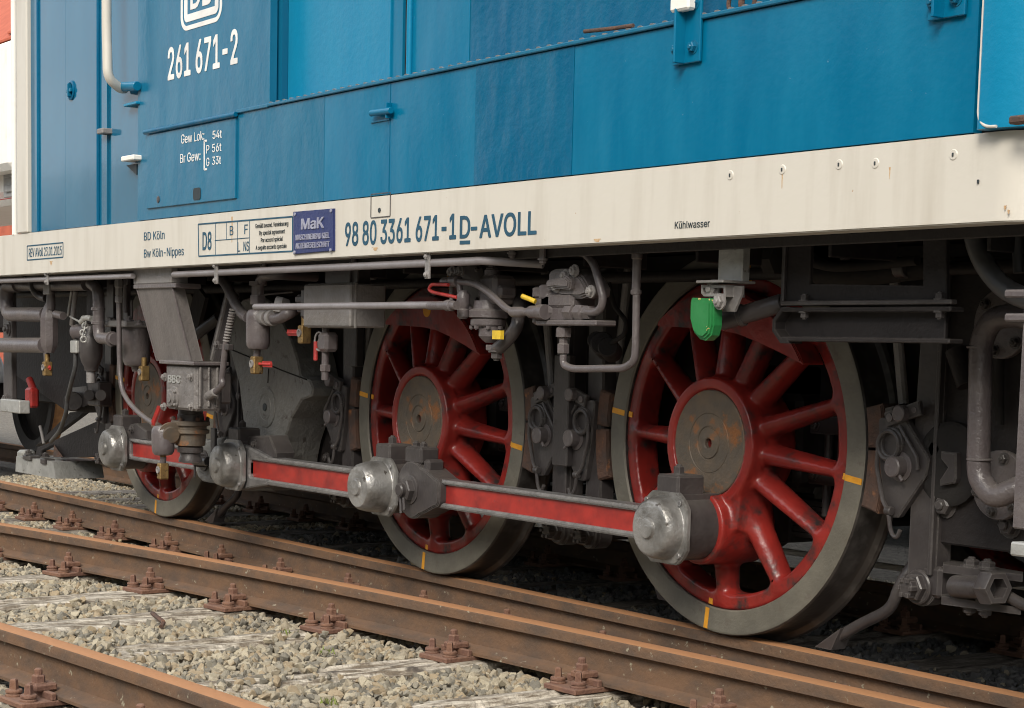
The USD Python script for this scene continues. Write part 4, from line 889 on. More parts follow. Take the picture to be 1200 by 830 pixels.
g = G().lathe(E_(275, 380, yr), (0, -.3, -1), [(.03, -.03), (.034, -.02), (.034, .02), (.03, .03)], 6); g.put('pipe_union', 'pale_grey', loco)
pipe([E_(125, 400, yr), E_(128, 250, yr), E_(150, 190, yr), E_(230, 175, yr), E_(500, 190, yr + .2)], .021, bend=.06)
g = G().lathe(E_(122, 370, yr), (0, 0, 1), [(.034, 0), (.034, .035), (.028, .036), (.028, .075), (.04, .077), (.04, .092), (.03, .093)], 6); g.put('pipe_union', 'pipe_grey', loco)
g = G().tube([E_(30, 345, -.4), E_(180, 305, -.4), E_(350, 290, -.4)], .004, 6); g.put('thin_line', 'pipe_grey', loco)
pipe([C_(690, 130, -.42), C_(745, 175, -.45), C_(800, 300, -.47), C_(850, 380, -.48), C_(890, 400, yr)], .022, bend=.10)
# middle valve group (distributor valve with its cock)
yv = -.5
vl = xf('distributor_valve', loco)
def V(x, y, d=yv): return G_(x, y, d)
c = V(413, 300); px = lambda n: n / 4.286 / 305.0
g = G().lathe(V(395, 398), (0, 0, 1), [(.054, 0), (.060, .006), (.060, .022), (.055, .026), (.066, .03), (.066, .052), (.06, .056), (.052, .058), (.048, .085)], 32); g.put('diaphragm_case', 'pipe_grey', vl)
g = G().lathe(V(405, 480), (0, 0, 1), [(.015, 0), (.028, .01), (.039, .022), (.040, .075)], 28).bolt(V(410, 490), (0, 0, -1), .02, .012, False); g.put('bowl', 'pipe_grey', vl)
b0, b1 = V(380, 285), V(465, 140)
g = G().box(b0[0] - .0, b1[0] - .0, yv - .03, yv + .06, b0[2], b1[2], .012).cyl(V(415, 145), V(415, 112), .026).bolt(V(413, 128), (0, 0, 1), .022, .01, False).box(b0[0] - .02, b1[0] + .02, yv - .02, yv + .05, b0[2] + .02, b0[2] + .06, .01); g.put('valve_body', 'pipe_grey', vl)
g = G()
for k in range(8): a = k * math.pi / 4 + .2; g.bolt(V(395, 350) + [.056 * math.cos(a), .056 * math.sin(a), .005], (0, 0, 1), .008, .012, False).bolt(V(395, 395) + [.056 * math.cos(a), .056 * math.sin(a), .0], (0, 0, -1), .008, .008, False)
g.put('bolt', 'pipe_grey', vl)
q0, q1 = V(420, 462, yv - .045), V(462, 418, yv - .045); G().box(q0[0], q1[0], yv - .0505, yv - .034, q0[2], q1[2], .001).put('yellow_tag', 'yellow_paint', vl)
q = V(330, 190, yv + .12); g = G().lathe(q, (0, -1, 0), [(.09, 0), (.09, .02), (.084, .024), (.06, .03)], 30)
for k in range(8): a = k * math.pi / 4; g.bolt(q + [.075 * math.cos(a), -.022, .075 * math.sin(a)], (0, -1, 0), .010)
g.put('flange', 'frame_grey', vl)
# pipes of the valve group
ya = -.56
pipe([V(170, 172, ya), V(250, 172, ya), V(330, 180, ya), V(395, 225, ya), V(500, 320, ya), V(560, 325, ya), V(640, 325, ya)], .0115, bend=.06)
g = G().lathe(V(165, 172, ya), (1, 0, 0), [(.012, 0), (.015, .006), (.015, .05), (.012, .052), (.012, .06), (.019, .062), (.019, .10), (.013, .102)], 16); g.put('pipe_union', 'pipe_grey', loco)
pipe([V(250, 185, ya), V(255, 240, ya), V(300, 310, ya + .02), V(330, 330, ya + .05)], .010, bend=.08)
g = G().lathe(V(100, 293, Yq), (1, 0, 0), [(.0145, 0), (.0145, .11), (.019, .112), (.019, .14), (.0145, .142), (.0145, .17)], 18).lathe(V(268, 360, ya), (0, 0, 1), [(.012, 0), (.02, .008), (.02, .03), (.016, .034), (.023, .05), (.023, .08), (.013, .095)], 18); g.put('shutoff_cock', 'pipe_grey', loco)
pts = [V(240, 252, ya - .02), V(115, 225, ya - .02), V(95, 212, ya - .02), V(110, 186, ya - .02), V(195, 188, ya - .02)]
pipe(pts, .006, 'tap_red', 'cock_lever', bend=.03)
pipe([V(210, 130, ya + .02), V(210, 270, ya + .02)], .007, 'pale_grey', 'pull_wire')
g = G().bolt(V(215, 125, ya + .02), (0, -1, 0), .016).bolt(V(255, 120, ya + .04), (0, -1, 0), .016); g.put('bolt', 'pale_grey', loco)
pipe([V(435, 515, yv), V(490, 470, yv), V(540, 400, yv), V(550, 330, yv + .03), V(550, 240, yv + .1)], .022, 'frame_grey', bend=.10)
g = G().bolt(V(437, 520, yv), (0, 0, -1), .02, .02); g.put('hose_end', 'frame_grey', loco)
# right valve group (relay valve with yellow lever)
v2 = xf('relay_valve', loco); yw = -.52
def V2(x, y, d=yw): return G_(x, y, d)
q = V2(800, 185, yw + .0)
sh = Polygon([(p[0], p[2]) for p in [V2(728, 125), V2(760, 110), V2(850, 108), V2(900, 150), V2(930, 205), V2(925, 245), V2(890, 258), V2(800, 255), V2(745, 225), V2(728, 210)]]).buffer(-.01).buffer(.01)
G().prism(sh, yw - .03, yw + .06, .012).put('cover', 'pipe_grey', v2)
sh = Polygon([(p[0], p[2]) for p in [V2(745, 170), V2(850, 145), V2(875, 170), V2(868, 215), V2(800, 210), V2(755, 215)]]).buffer(-.008).buffer(.008)
G().prism(sh, yw - .055, yw - .02, .01).put('cover_boss', 'pipe_grey', v2)
g = G()
for x, y in [(785, 143), (912, 222), (740, 195), (830, 118)]: g.bolt(V2(x, y, yw - .03), (0, -1, 0), .015, .01)
g.put('bolt', 'pale_grey', v2)
q0, q1 = V2(725, 385), V2(880, 275)
g = G().box(q0[0] - .03, q1[0] - .06, yw - .02, yw + .06, q0[2], q1[2], .014).box(q0[0] - .05, q1[0] - .03, yw - .03, yw + .07, q1[2] - .02, q1[2] + .03, .012)
g.box(q0[0] - .06, q1[0] + .10, yw - .03, yw + .05, q0[2] - .005, q0[2] + .012, .004).cyl(V2(705, 190), V2(705, 260), .035).box(V2(690, 300)[0], V2(725, 300)[0] + .02, yw - .03, yw + .03, V2(700, 345)[2], V2(700, 235)[2], .01); g.put('valve_body', 'pipe_grey', v2)
g = G().lathe(V2(655, 390), (0, 0, 1), [(.014, 0), (.025, .008), (.025, .035), (.018, .04), (.018, .085), (.027, .09), (.027, .115), (.018, .12)], 20).lathe(V2(600, 325, ya), (1, 0, 0), [(.013, -.10), (.017, -.09), (.017, -.04), (.013, -.03), (.013, 0), (.02, .01), (.02, .05), (.024, .055), (.024, .09)], 16); g.put('cock_body', 'pipe_grey', v2)
a_, b_ = V2(565, 245, yw - .06), V2(632, 272, yw - .04); g = G().tube([a_, b_], .008, 12); g.put('yellow_lever', 'yellow_paint', v2)
g = G().lathe(V2(790, 325, yw - .01), (1, .0, -.02), [(.022, 0), (.027, .008), (.027, .045), (.019, .047), (.019, .055), (.026, .06), (.026, .09), (.017, .095), (.022, .10), (.022, .13), (.013, .135)], 6); g.put('pipe_union', 'pipe_grey', v2)
pipe([V2(890, 325, yw - .02), V2(940, 325, yw - .02), V2(965, 300, yw - .02), V2(972, 250, yw - .02), V2(945, 150, yw - .02), V2(925, 80, yw - .02), V2(880, 28, yw - .02), V2(830, 25, yw - .02), V2(600, 32, yw - .02), V2(420, 35, yw - .02)], .0125, bend=.07)
g = G().lathe(V2(770, 535), (0, 0, 1), [(.016, 0), (.020, .003), (.020, .03), (.014, .033), (.014, .05), (.026, .053), (.026, .08), (.014, .085), (.014, .12), (.021, .123), (.021, .145), (.028, .147), (.028, .156)], 6); g.put('pipe_union', 'pipe_grey', v2)
pipe([V2(772, 540), V2(772, 590), V2(815, 610), V2(900, 610), V2(1080, 607), V2(1130, 570), V2(1135, 500), V2(1140, 240), V2(1142, 115)], .0115, bend=.06)
g = G().lathe(V2(1137, 240), (0, 0, 1), [(.012, 0), (.017, .004), (.017, .014), (.0135, .016), (.0135, .105), (.017, .108), (.017, .12), (.012, .122)], 14); g.put('pipe_union', 'pipe_grey', loco)
# upright supports and clutter behind the valves
g = G().box(G_(725, 600, -.05)[0], G_(800, 600, -.05)[0], -.05, -.02, .5, G_(760, 540, -.05)[2], .004); g.put('support_post', 'frame_grey', loco)
pipe([G_(1000, 180, -.2), G_(1030, 300, -.2), G_(1090, 370, -.2), G_(1080, 440, -.2), G_(980, 500, -.15)], .008, 'black_inner', 'cable')
g = G()
for (x, y, r) in [(990, 510, .04), (1020, 530, .035), (960, 495, .03)]: g.cyl(G_(x, y, -.12), G_(x, y, -.12) + [.05, -.06, .02], r)
g.put('hose_coupling', 'dark_frame', loco)
# ------------------------------------------------------------------ far left: coolers, filter cups and the magnet
yL = -.5
g = G().tube([A_(60, 300, yL), A_(250, 305, yL), A_(560, 300, yL)], .028); g.put('cooling_pipe', 'pipe_grey', loco)
pipe([A_(120, 300, yL), A_(45, 305, yL), A_(40, 400, yL), A_(55, 490, yL), A_(120, 490, yL), A_(300, 490, yL)], .038, name='cooling_pipe', bend=.09)
pipe([A_(-60, 690, yL), A_(290, 690, yL)], .040, name='cooling_pipe')
g = G().lathe(A_(320, 740, yL), (0, 0, 1), [(.024, 0), (.042, .03), (.047, .06), (.047, .17), (.042, .2), (.028, .235), (.02, .25)], 8); g.lathe(A_(330, 420, yL), (0, 0, 1), [(.02, -.03), (.024, .0), (.02, .06)], 12); g.put('cooling_header', 'pipe_grey', loco)
pipe([A_(360, 490, yL), A_(410, 500, yL)], .02)
pipe([A_(210, 280, yL - .02), A_(220, 340, yL - .02), A_(265, 380, yL), A_(300, 385, yL)], .02, 'frame_grey', 'hose')
tap(Bz(307, 60, yL), (1, 0, 0), .02)
pipe([A_(300, 740, yL), Bz(303, 20, yL)], .014)
g = G().box(A_(290, 340, yL - .05)[0], A_(330, 300, yL - .05)[0], yL - .06, yL - .05, A_(300, 365, yL)[2], A_(300, 300, yL)[2]); g.put('release_lever', 'pale_grey', loco)
pl = [at(x, y, .1) for x, y in [(12, 330), (230, 330), (230, 480), (98, 484), (76, 481), (13, 436)]]
G().prism([(p[0], p[2]) for p in pl][::-1], .1, .12, .003).put('guard_plate', 'dark_frame', loco)
g = G().box(A_(20, 700, yL + .1)[0], A_(75, 700, yL + .1)[0], yL + .1, yL + .13, Bz(30, 300, yL + .1)[2], A_(40, 330, yL + .1)[2], .004).put('bracket_post', 'frame_grey', loco)
g = G(); q0, q1 = Bz(0, 345, yL), Bz(125, 275, yL); g.box(q0[0], q1[0], yL, yL + .06, q0[2], q1[2], .005); g.put('step_block', 'zinc', loco)
G().bolt(Bz(40, 260, yL + .1), (0, -1, 0), .02).bolt(Bz(40, 290, yL + .1), (0, -1, 0), .02).bolt(A_(55, 585, yL + .1), (0, -1, 0), .03).put('bolt', 'frame_grey', loco)
# filter bowl with chain and its cable
yf = -.42
cu = xf('filter_cup', loco)
G().lathe(A_(590, 830, yf), (0, 0, 1), [(.03, -.02), (.034, 0), (.046, .02), (.055, .05), (.058, .09), (.056, .14), (.045, .16), (.036, .20), (.02, .21)], 30).put('bowl', 'frame_grey', cu)
G().cyl(A_(475, 605, yf - .05), A_(575, 600, yf), .035, .045).put('inlet', 'pipe_grey', cu)
g = G()
for k in range(7): g.torus(A_(545 + 8 * math.sin(k), 520 + 22 * k, yf - .09), (math.cos(k * 1.5), math.sin(k * 1.5), .1), .014, .004, 14, 6)
g.tube([A_(525, 540, yf - .09), A_(560, 508, yf - .09), A_(595, 520, yf - .09)], .014).tube([A_(455, 505, yf - .06), A_(520, 540, yf - .09)], .005); g.put('chain', 'zinc', cu)
pipe([A_(490, 650, yf - .05), A_(490, 830, yf - .05), Bz(470, 130, yf - .05), Bz(435, 270, yf), Bz(430, 350, yf), Bz(390, 470, yf + .05), Bz(330, 540, yf + .1)], .011, 'hose_black', 'cable', bend=.10)
G().box(A_(465, 700, yf - .06)[0], A_(505, 700, yf - .06)[0], yf - .07, yf - .05, A_(490, 740, yf)[2], A_(490, 660, yf)[2], .006).put('cable_clip', 'zinc', loco)
pipe([Bz(585, 0, yf), Bz(590, 160, yf)], .022, 'pale_grey', 'filter_neck')
pipe([A_(590, 290, yL), A_(632, 320, yL), A_(640, 380, yL), A_(640, 600, yL), A_(650, 645, yL), A_(745, 650, yL)], .028, bend=.05)
g = G()
for y in (455, 545): g.lathe(A_(637, y, yL), (0, 0, 1), [(.029, -.008), (.034, -.006), (.034, .006), (.029, .008)], 18)
g.lathe(A_(720, 650, yL), (1, 0, 0), [(.03, 0), (.036, .004), (.036, .02), (.03, .022)], 18); g.put('pipe_collar', 'pipe_grey', loco)
g = G().box(A_(560, 320, yL + .1)[0], A_(600, 320, yL + .1)[0], yL + .1, yL + .12, A_(560, 500, yL)[2], ZB).box(A_(690, 320, yL + .1)[0], A_(735, 320, yL + .1)[0], yL + .1, yL + .14, A_(560, 510, yL)[2], ZB); g.put('support_post', 'frame_grey', loco)
pipe([A_(465, 340, yL + .05), A_(440, 500, yL + .05)], .007, 'zinc', 'pull_wire'); pipe([A_(490, 340, yL + .05), A_(465, 560, yL + .05)], .012, 'pale_grey', 'pull_wire')
# second cup under a flanged head, thin bent pipe beside it
yc2 = -.36
c2 = xf('filter_cup', loco)
G().lathe(A_(885, 820, yc2), (0, 0, 1), [(.02, -.03), (.024, -.01), (.055, .0), (.065, .02), (.069, .16), (.069, .21)], 30).put('bowl', 'pipe_grey', c2)
q = A_(830, 555, yc2); G().box(A_(730, 555, yc2)[0], A_(930, 555, yc2)[0], yc2 - .09, yc2 + .08, q[2] - .014, q[2] + .016, .006).put('flange', 'pale_grey', c2)
g = G().bolt(A_(740, 545, yc2 - .05), (0, 0, 1), .015).bolt(A_(905, 555, yc2 - .05), (0, 0, 1), .015).bolt(A_(840, 530, yc2 - .05), (0, 0, 1), .016)
g.box(A_(820, 400, yc2)[0], A_(850, 400, yc2)[0], yc2 - .02, yc2 + .0, A_(820, 530, yc2)[2], ZB); g.cyl(A_(815, 480, yc2 - .04), A_(815, 300, yc2 - .04), .012).cyl(A_(855, 520, yc2 - .04), A_(855, 400, yc2 - .04), .006); g.put('bolt', 'pipe_grey', c2)
tap(Bz(935, 90, yc2), (-1, 0, 0), .03)
pipe([A_(770, 400, yL), A_(775, 830, yL), Bz(788, 200, yL), Bz(830, 280, yL), Bz(900, 355, yL), Bz(975, 410, yL), Bz(1000, 430, yL)], .0115, bend=.05)
g = G().lathe(A_(770, 415, yL), (0, 0, 1), [(.014, 0), (.019, .004), (.019, .03), (.014, .034), (.017, .036), (.017, .07), (.021, .074), (.021, .10), (.016, .11), (.02, .15)], 6); g.put('pipe_union', 'pale_grey', loco)
# track magnet on its arm
ymg = .02
m_ = xf('track_magnet', loco)
f0 = [Bz(x, y, ymg) for x, y in [(105, 635), (345, 670), (362, 782), (100, 735)]]; dx = np.array([.0, .24, .0])
top = [f0[0], f0[1], f0[1] + [0, .26, -.005], f0[0] + [0, .26, 0]]
g = G().hull([f0[0], f0[1], f0[2], f0[3]] + [p + [0, .30, 0] for p in f0]); g.put('magnet_box', 'zinc', m_)
g = G().box(Bz(160, 650, ymg)[0], Bz(210, 650, ymg)[0], ymg - .015, ymg + .05, Bz(160, 655, ymg)[2], Bz(160, 625, ymg)[2], .004).box(Bz(275, 660, ymg)[0], Bz(305, 660, ymg)[0], ymg - .015, ymg + .05, Bz(285, 685, ymg)[2], Bz(285, 650, ymg)[2], .004)
for x, y in [(185, 622), (295, 640)]: g.bolt(Bz(x, y, ymg), (0, 0, 1), .02, .015)
g.put('clamp', 'frame_grey', m_)
G().lathe(Bz(170, 610, ymg + .1), (0, 0, 1), [(.055, -.03), (.055, .0), (.04, .015)], 20).put('cable_box', 'zinc', m_)
arm = [Bz(x, y, .1) for x, y in [(225, 640), (240, 580), (320, 545), (690, 380), (740, 640), (395, 645), (350, 560), (270, 600), (265, 640)]]
G().prism([(p[0], p[2]) for p in arm][::-1], .1, .13, .004).put('magnet_arm', 'dark_frame', m_)
arm = [Bz(x, y, .3) for x, y in [(225, 570), (450, 350), (560, 345), (300, 540)]]
G().prism([(p[0], p[2]) for p in arm], .3, .33, .004).put('magnet_arm', 'dark_frame', m_)
g = G().hull([p for p in [Bz(350, 560, .08), Bz(410, 640, .08), Bz(345, 640, .08), Bz(350, 560, .1), Bz(410, 640, .1), Bz(345, 640, .1)]]); g.put('gusset', 'rusty_iron', m_)
pipe([Bz(285, 555, .2), Bz(270, 480, .2), Bz(260, 440, .2)], .01, 'pale_grey', 'cable_stub')
g = G().box(Bz(565, 150, -.1)[0], Bz(640, 150, -.1)[0], -.1, -.02, Bz(600, 310, -.1)[2], Bz(600, 150, -.1)[2], .008).cyl(Bz(578, 240, -.1), Bz(578, 240, -.14), .03).cyl(Bz(655, 240, -.1), Bz(655, 240, -.14), .03)
g.hull([Bz(470, 190, 0), Bz(560, 180, 0), Bz(580, 300, 0), Bz(470, 340, 0), Bz(470, 190, .1), Bz(560, 180, .1), Bz(580, 300, .1), Bz(470, 340, .1)]).cyl(Bz(475, 280, 0), Bz(475, 280, -.05), .055); g.put('arm_pivot', 'frame_grey', loco)
# ------------------------------------------------------------------ axle drive unit: duct, cast housing with raised letters, hose and drain
du = xf('blower_unit', loco); yd = -.63
t0, t1 = C_(145, 185, yd), C_(390, 55, yd)
G().box(t0[0], t1[0], yd, yd + .08, t0[2], t1[2] + .01, .004).put('duct_head', 'pale_grey', du, label='light grey duct head under the skirt')
tl, tr = C_(170, 212, yd + .01), C_(400, 205, yd + .01); bl, br = C_(300, 680, yd + .08), C_(520, 680, yd + .08)
dep = np.array([0, .055, 0])
G().hull([tl, tr, bl, br, tl + dep, tr + dep, bl + dep, br + dep]).put('duct', 'duct_grey', du)
G().box(tl[0] - .02, tr[0] + .05, yd, yd + .12, tl[2] - .002, tl[2] + .018, .003).put('duct_flange', 'pipe_grey', du)
g = G().tube([tl - [0, .001, 0], bl - [0, .001, 0]], .004, 6).tube([tr - [0, .001, 0], br - [0, .001, 0]], .005, 6); g.put('duct_edge', 'pipe_grey', du)
h0, h1 = D_(300, 190, yd + .06), D_(470, 10, yd + .06); zt = C_(500, 690, yd + .06)[2]
hy = yd + .07
G().box(h0[0], h1[0] + .0, hy, hy + .125, h0[2], zt - .01, .012).put('housing', 'cast_grey', du)
G().box(h0[0] - .03, h1[0] + .02, hy - .02, hy + .15, zt - .012, zt + .004, .004).put('housing_flange', 'pipe_grey', du)
xl, xr = D_(330, 30, hy)[0], D_(400, 30, hy)[0]; z0 = D_(360, 42, hy)[2]
G().text('BBC', (xl, z0), xr - xl, .11 if False else D_(360, 0, hy)[2] - z0, hy + .001, .005, True).put('raised_letters', 'zinc', du, smooth=False)
g = G()
for k in (0, 1, 2):
    pass
g.lathe(D_(365, 128, hy), (0, -1, 0), [(.05, 0), (.05, .006), (.036, .008), (.036, .022), (.02, .024), (.02, .03)], 18)
for a in range(4): g.bolt(D_(365, 128, hy) + [.04 * math.cos(a * 1.57 + .78), -.006, .04 * math.sin(a * 1.57 + .78)], (0, -1, 0), .008)
for x, y in [(310, 10), (460, 10), (305, 180), (462, 180)]: g.bolt(D_(x, y, hy), (0, -1, 0), .014)
for k in range(3): g.box(h1[0] - .004, h1[0] + .012, hy + .015 + k * .04, hy + .025 + k * .04, h0[2] + .02, zt - .02, .003)
g.put('boss', 'cast_grey', du)
G().box(h0[0] + .01, h1[0] - .01, hy + .126, hy + .18, h0[2] + .03, zt - .04, .01).put('rear_housing', 'frame_grey', du)
b = D_(455, 220, hy + .12)
g = G().lathe(b, (0, 0, -1), [(.055, -.05), (.055, 0), (.058, .002), (.058, .03)], 26); g.put('neck', 'frame_grey', du)
g = G().lathe(b, (0, 0, -1), [(.082, .03), (.086, .034), (.086, .05), (.072, .055), (.072, .066), (.084, .07), (.084, .085), (.07, .09), (.066, .14), (.05, .145)], 30); g.put('drive_flange', 'hub_rust', du)
g = G().lathe(b, (0, 0, -1), [(.05, .14), (.058, .15), (.058, .17), (.046, .175), (.046, .19), (.052, .2), (.052, .215), (.03, .22)], 24); g.put('drive_coupling', 'frame_grey', du)
g = G()
for k in range(6): a = k * math.pi / 3; g.bolt(b + [.075 * math.cos(a), .075 * math.sin(a), -.03], (0, 0, 1), .010, .012, False)
g.put('bolt', 'rusty_iron', du)
a_, b_ = D_(275, 185, hy - .03), D_(240, 275, hy - .03); g = G().hull([p + o for p in (a_, b_) for o in ([.014, 0, .008], [-.014, 0, -.008], [0, -.008, .01], [0, .008, -.01])]); g.put('red_lever', 'tap_red', loco)
g = G().cyl(D_(250, 285, hy), D_(325, 335, hy + .02), .022, .026).put('red_pipe', 'tap_red', loco) if False else G().cyl(D_(250, 285, hy), D_(325, 335, hy + .02), .02, .024).put('rusty_pipe', 'rusty_iron', loco)
G().lathe(D_(338, 330, hy + .02), (.9, -.2, -.3), [(.015, -.02), (.052, 0), (.052, .01), (.036, .012), (.036, .03), (.02, .031)], 24).put('brass_flange', 'hub_rust', loco)
jar(D_(300, 460, hy), D_(295, 285, hy), .050, 'pipe_grey', 'oil_separator', .04)
tq = D_(297, 540, hy); tap(tq, L=0); pipe([D_(300, 465, hy), tq + [0, 0, .03]], .014)
# ribbed hose and leaning braces on the right of the duct
pipe([C_(790, 370, -.5), C_(760, 480, -.5), C_(735, 650, -.5), C_(720, 800, -.5), D_(640, 50, -.5), D_(600, 95, -.5), D_(545, 130, -.5)], .0135, 'pipe_grey', 'ribbed_hose', bend=.10)
g = G()
for t in np.linspace(0, 1, 12): p_ = C_(792 - 42 * t, 350 + 200 * t, -.5); g.lathe(p_, (-.15, 0, -1), [(.0135, -.004), (.0165, -.002), (.0165, .002), (.0135, .004)], 14)
g.cyl(D_(520, 138, -.5), D_(600, 95, -.5), .019); g.put('hose_rib', 'pale_grey', loco)
def strut(a, b, w, t, mat, name):
    a, b = np.asarray(a), np.asarray(b); d = (b - a) / np.linalg.norm(b - a); n_ = np.cross(d, [0, 1.0, 0]); n_ /= np.linalg.norm(n_)
    G().hull([p + sx * n_ * w / 2 + [0, sy, 0] for p in (a, b) for sx in (-1, 1) for sy in (0, t)]).put(name, mat, loco)
strut(C_(780, 230, -.42), C_(665, 680, -.42), .10, .02, 'frame_grey', 'brace'); strut(C_(745, 260, -.43), C_(645, 675, -.43), .014, .05, 'pale_grey', 'brace')
strut(C_(580, 230, -.2), C_(520, 470, -.2), .12, .02, 'dark_frame', 'brace')
pipe([C_(540, 520, -.3), C_(700, 400, -.25)], .026, 'frame_grey', 'brace')
G().box(C_(680, 580, -.5)[0], C_(770, 580, -.5)[0], -.51, -.48, C_(700, 610, -.5)[2], C_(700, 570, -.5)[2], .004).put('hose_clip', 'frame_grey', loco)
G().bolt(C_(692, 578, -.51), (0, -1, 0), .014).put('bolt', 'frame_grey', loco)
# dark boss beside the jackshaft
q = F_(590, 145, .16); g = G().lathe(q, (0, -1, 0), [(.10, -.02), (.10, .02), (.085, .03), (.07, .02), (.03, .02), (.03, .07), (.02, .075)], 24); g.put('frame_boss', 'dark_frame', loco)
g = G()
for x, y in [(620, 490), (570, 590), (650, 430)]: g.bolt(F_(x, y, .12), (0, -1, 0), .018)
g.put('bolt', 'frame_grey', loco)
G().box(F_(520, 300, .15)[0], F_(690, 300, .15)[0], .14, .17, F_(600, 640, .15)[2], 1.2, .01).put('frame_stay', 'dark_frame', loco)
G().box(E_(690, 560, .0)[0], E_(760, 560, .0)[0], .0, .04, F_(700, 0, 0)[2], 1.2, .005).put('support_post', 'frame_grey', loco)
# ------------------------------------------------------------------ right: flange lubricator with green hood, channel bracket, cooling bend, step
yg = -.5
lu = xf('hooded_lamp', loco, label='green painted hood on a bracket above the front wheel')
g = G().box(L_(620, 0, yg)[0], L_(745, 0, yg)[0], yg, yg + .03, L_(680, 183, yg)[2], ZB + .02, .003); g.put('hanger_plate', 'zinc', lu)
g = G().box(L_(518, 178, yg - .06)[0], L_(742, 178, yg)[0], yg - .07, yg + .05, L_(600, 188, yg)[2], L_(600, 174, yg)[2], .003)
a = L_(530, 192, yg - .06); b2 = L_(650, 250, yg - .06)
ring = Polygon([(p[0], p[2]) for p in [L_(530, 192, yg - .05), L_(655, 192, yg - .05), L_(655, 252, yg - .05), L_(545, 252, yg - .05), L_(530, 235, yg - .05)]])
g.prism(ring.difference(ring.buffer(-.008)), yg - .05, yg + .02, .001)
g.prism([(p[0], p[2]) for p in [L_(650, 195, yg - .02), L_(742, 200, yg - .02), L_(738, 240, yg - .02), L_(700, 330, yg - .02), L_(640, 330, yg - .02)]][::-1], yg - .02, yg - .012, .001)
g.bolt(L_(595, 215, yg - .03), (0, -1, 0), .02).bolt(L_(630, 278, yg - .07), (0, -1, 0), .017).box(L_(605, 250, yg - .06)[0], L_(650, 250, yg - .06)[0], yg - .07, yg - .05, L_(630, 300, yg)[2], L_(630, 252, yg)[2], .004); g.put('bracket', 'pale_grey', lu)
gh = Polygon([(p[0], p[2]) for p in [L_(487, 258, yg - .07), L_(605, 262, yg - .07), L_(603, 400, yg - .07), L_(590, 450, yg - .07), L_(560, 478, yg - .07), L_(530, 470, yg - .07), L_(500, 435, yg - .07), L_(484, 370, yg - .07)]]).buffer(-.006).buffer(.006)
G().prism(gh, yg - .085, yg - .045, .012).put('green_hood', 'green_enamel', lu)
G().cyl(L_(630, 380, yg + .02), L_(950, 285, yg + .10), .027).put('arm', 'frame_grey', lu)
g = G().lathe(L_(738, 348, yg + .05), L_(950, 285, yg + .10) - L_(630, 380, yg + .02), [(.028, -.01), (.032, -.006), (.032, .006), (.028, .01)], 20); g.put('arm_collar', 'frame_grey', lu)
yb = -.42
cb = xf('channel_bracket', loco)
P = lambda x, y: (N_(x, y, yb)[0], N_(x, y, yb)[2])
out = Polygon([P(80, 20), P(835, 20), P(835, 400), P(70, 395)]); hole = Polygon([P(200, 95), P(725, 60), P(725, 300), P(195, 292)])
G().prism(out.difference(hole), yb, yb + .012, .002).put('web_plate', 'dark_frame', cb)
x0, z0 = P(70, 390); x0b = P(88, 60)[0]
G().box(x0 - .0, x0 + .012, yb - .012, yb + .001, z0, ZB, .003).put('edge_flange', 'frame_grey', cb)
xr = P(885, 400)[0]; z1 = P(100, 403)[1]
G().box(x0 + .012, xr, yb - .022, yb + .002, z0 - .002, z0 + .010, .003).put('bottom_flange', 'frame_grey', cb)
z2 = P(70, 560)[1]
ch = LineString([(xr, z0 - .012), (x0 + .02, z0 - .012), (x0 - .012, z0 - .045), (x0 - .012, z2 + .03), (x0 + .02, z2), (xr, z2)])
g = G()
for seg in [((x0 + .02, z0 - .020), (xr, z0 - .008)), ((x0 + .02, z2), (xr, z2 + .012))]: g.box(seg[0][0], seg[1][0], yb - .022, yb + .03, seg[0][1], seg[1][1], .003)
g.prism(ch.buffer(.006).intersection(sbox(x0 - .03, z2 - .02, x0 + .05, z0)), yb - .022, yb + .03, .002).box(x0 - .01, P(830, 0)[0], yb + .018, yb + .03, z2, z0 - .012, .002); g.put('channel', 'dark_frame', cb)
g = G()
for x in (170, 805):
    for (y, d, yy) in ((372, 1, yb - .008), (440, -1, yb - .008)): p_ = N_(x, y, yy); g.bolt((p_[0], yy, z0 + (.01 if d > 0 else -.02)), (0, 0, d), .012, .012)
g.put('bolt', 'frame_grey', cb)
pipe([N_(200, 220, -.1), N_(240, 250, -.1), N_(400, 260, -.1), N_(560, 240, -.1), N_(760, 215, -.1)], .03, 'black_inner', 'hose', bend=.1)
pipe([N_(200, 190, -.15), N_(300, 215, -.15), N_(500, 205, -.15), N_(700, 180, -.15)], .014, 'black_inner', 'hose', bend=.1)
g = G().box(N_(345, 150, -.12)[0], N_(378, 150, -.12)[0], -.13, -.11, N_(360, 180, -.12)[2], N_(360, 110, -.12)[2], .003).cyl(N_(610, 215, -.12), N_(660, 215, -.12), .03); g.put('hose_clip', 'frame_grey', loco)
g = G().lathe(N_(0, 180, -.05), (1, 0, 0), [(.022, 0), (.05, .01), (.05, .06), (.03, .065)], 6); g.put('pipe_union', 'black_inner', loco)
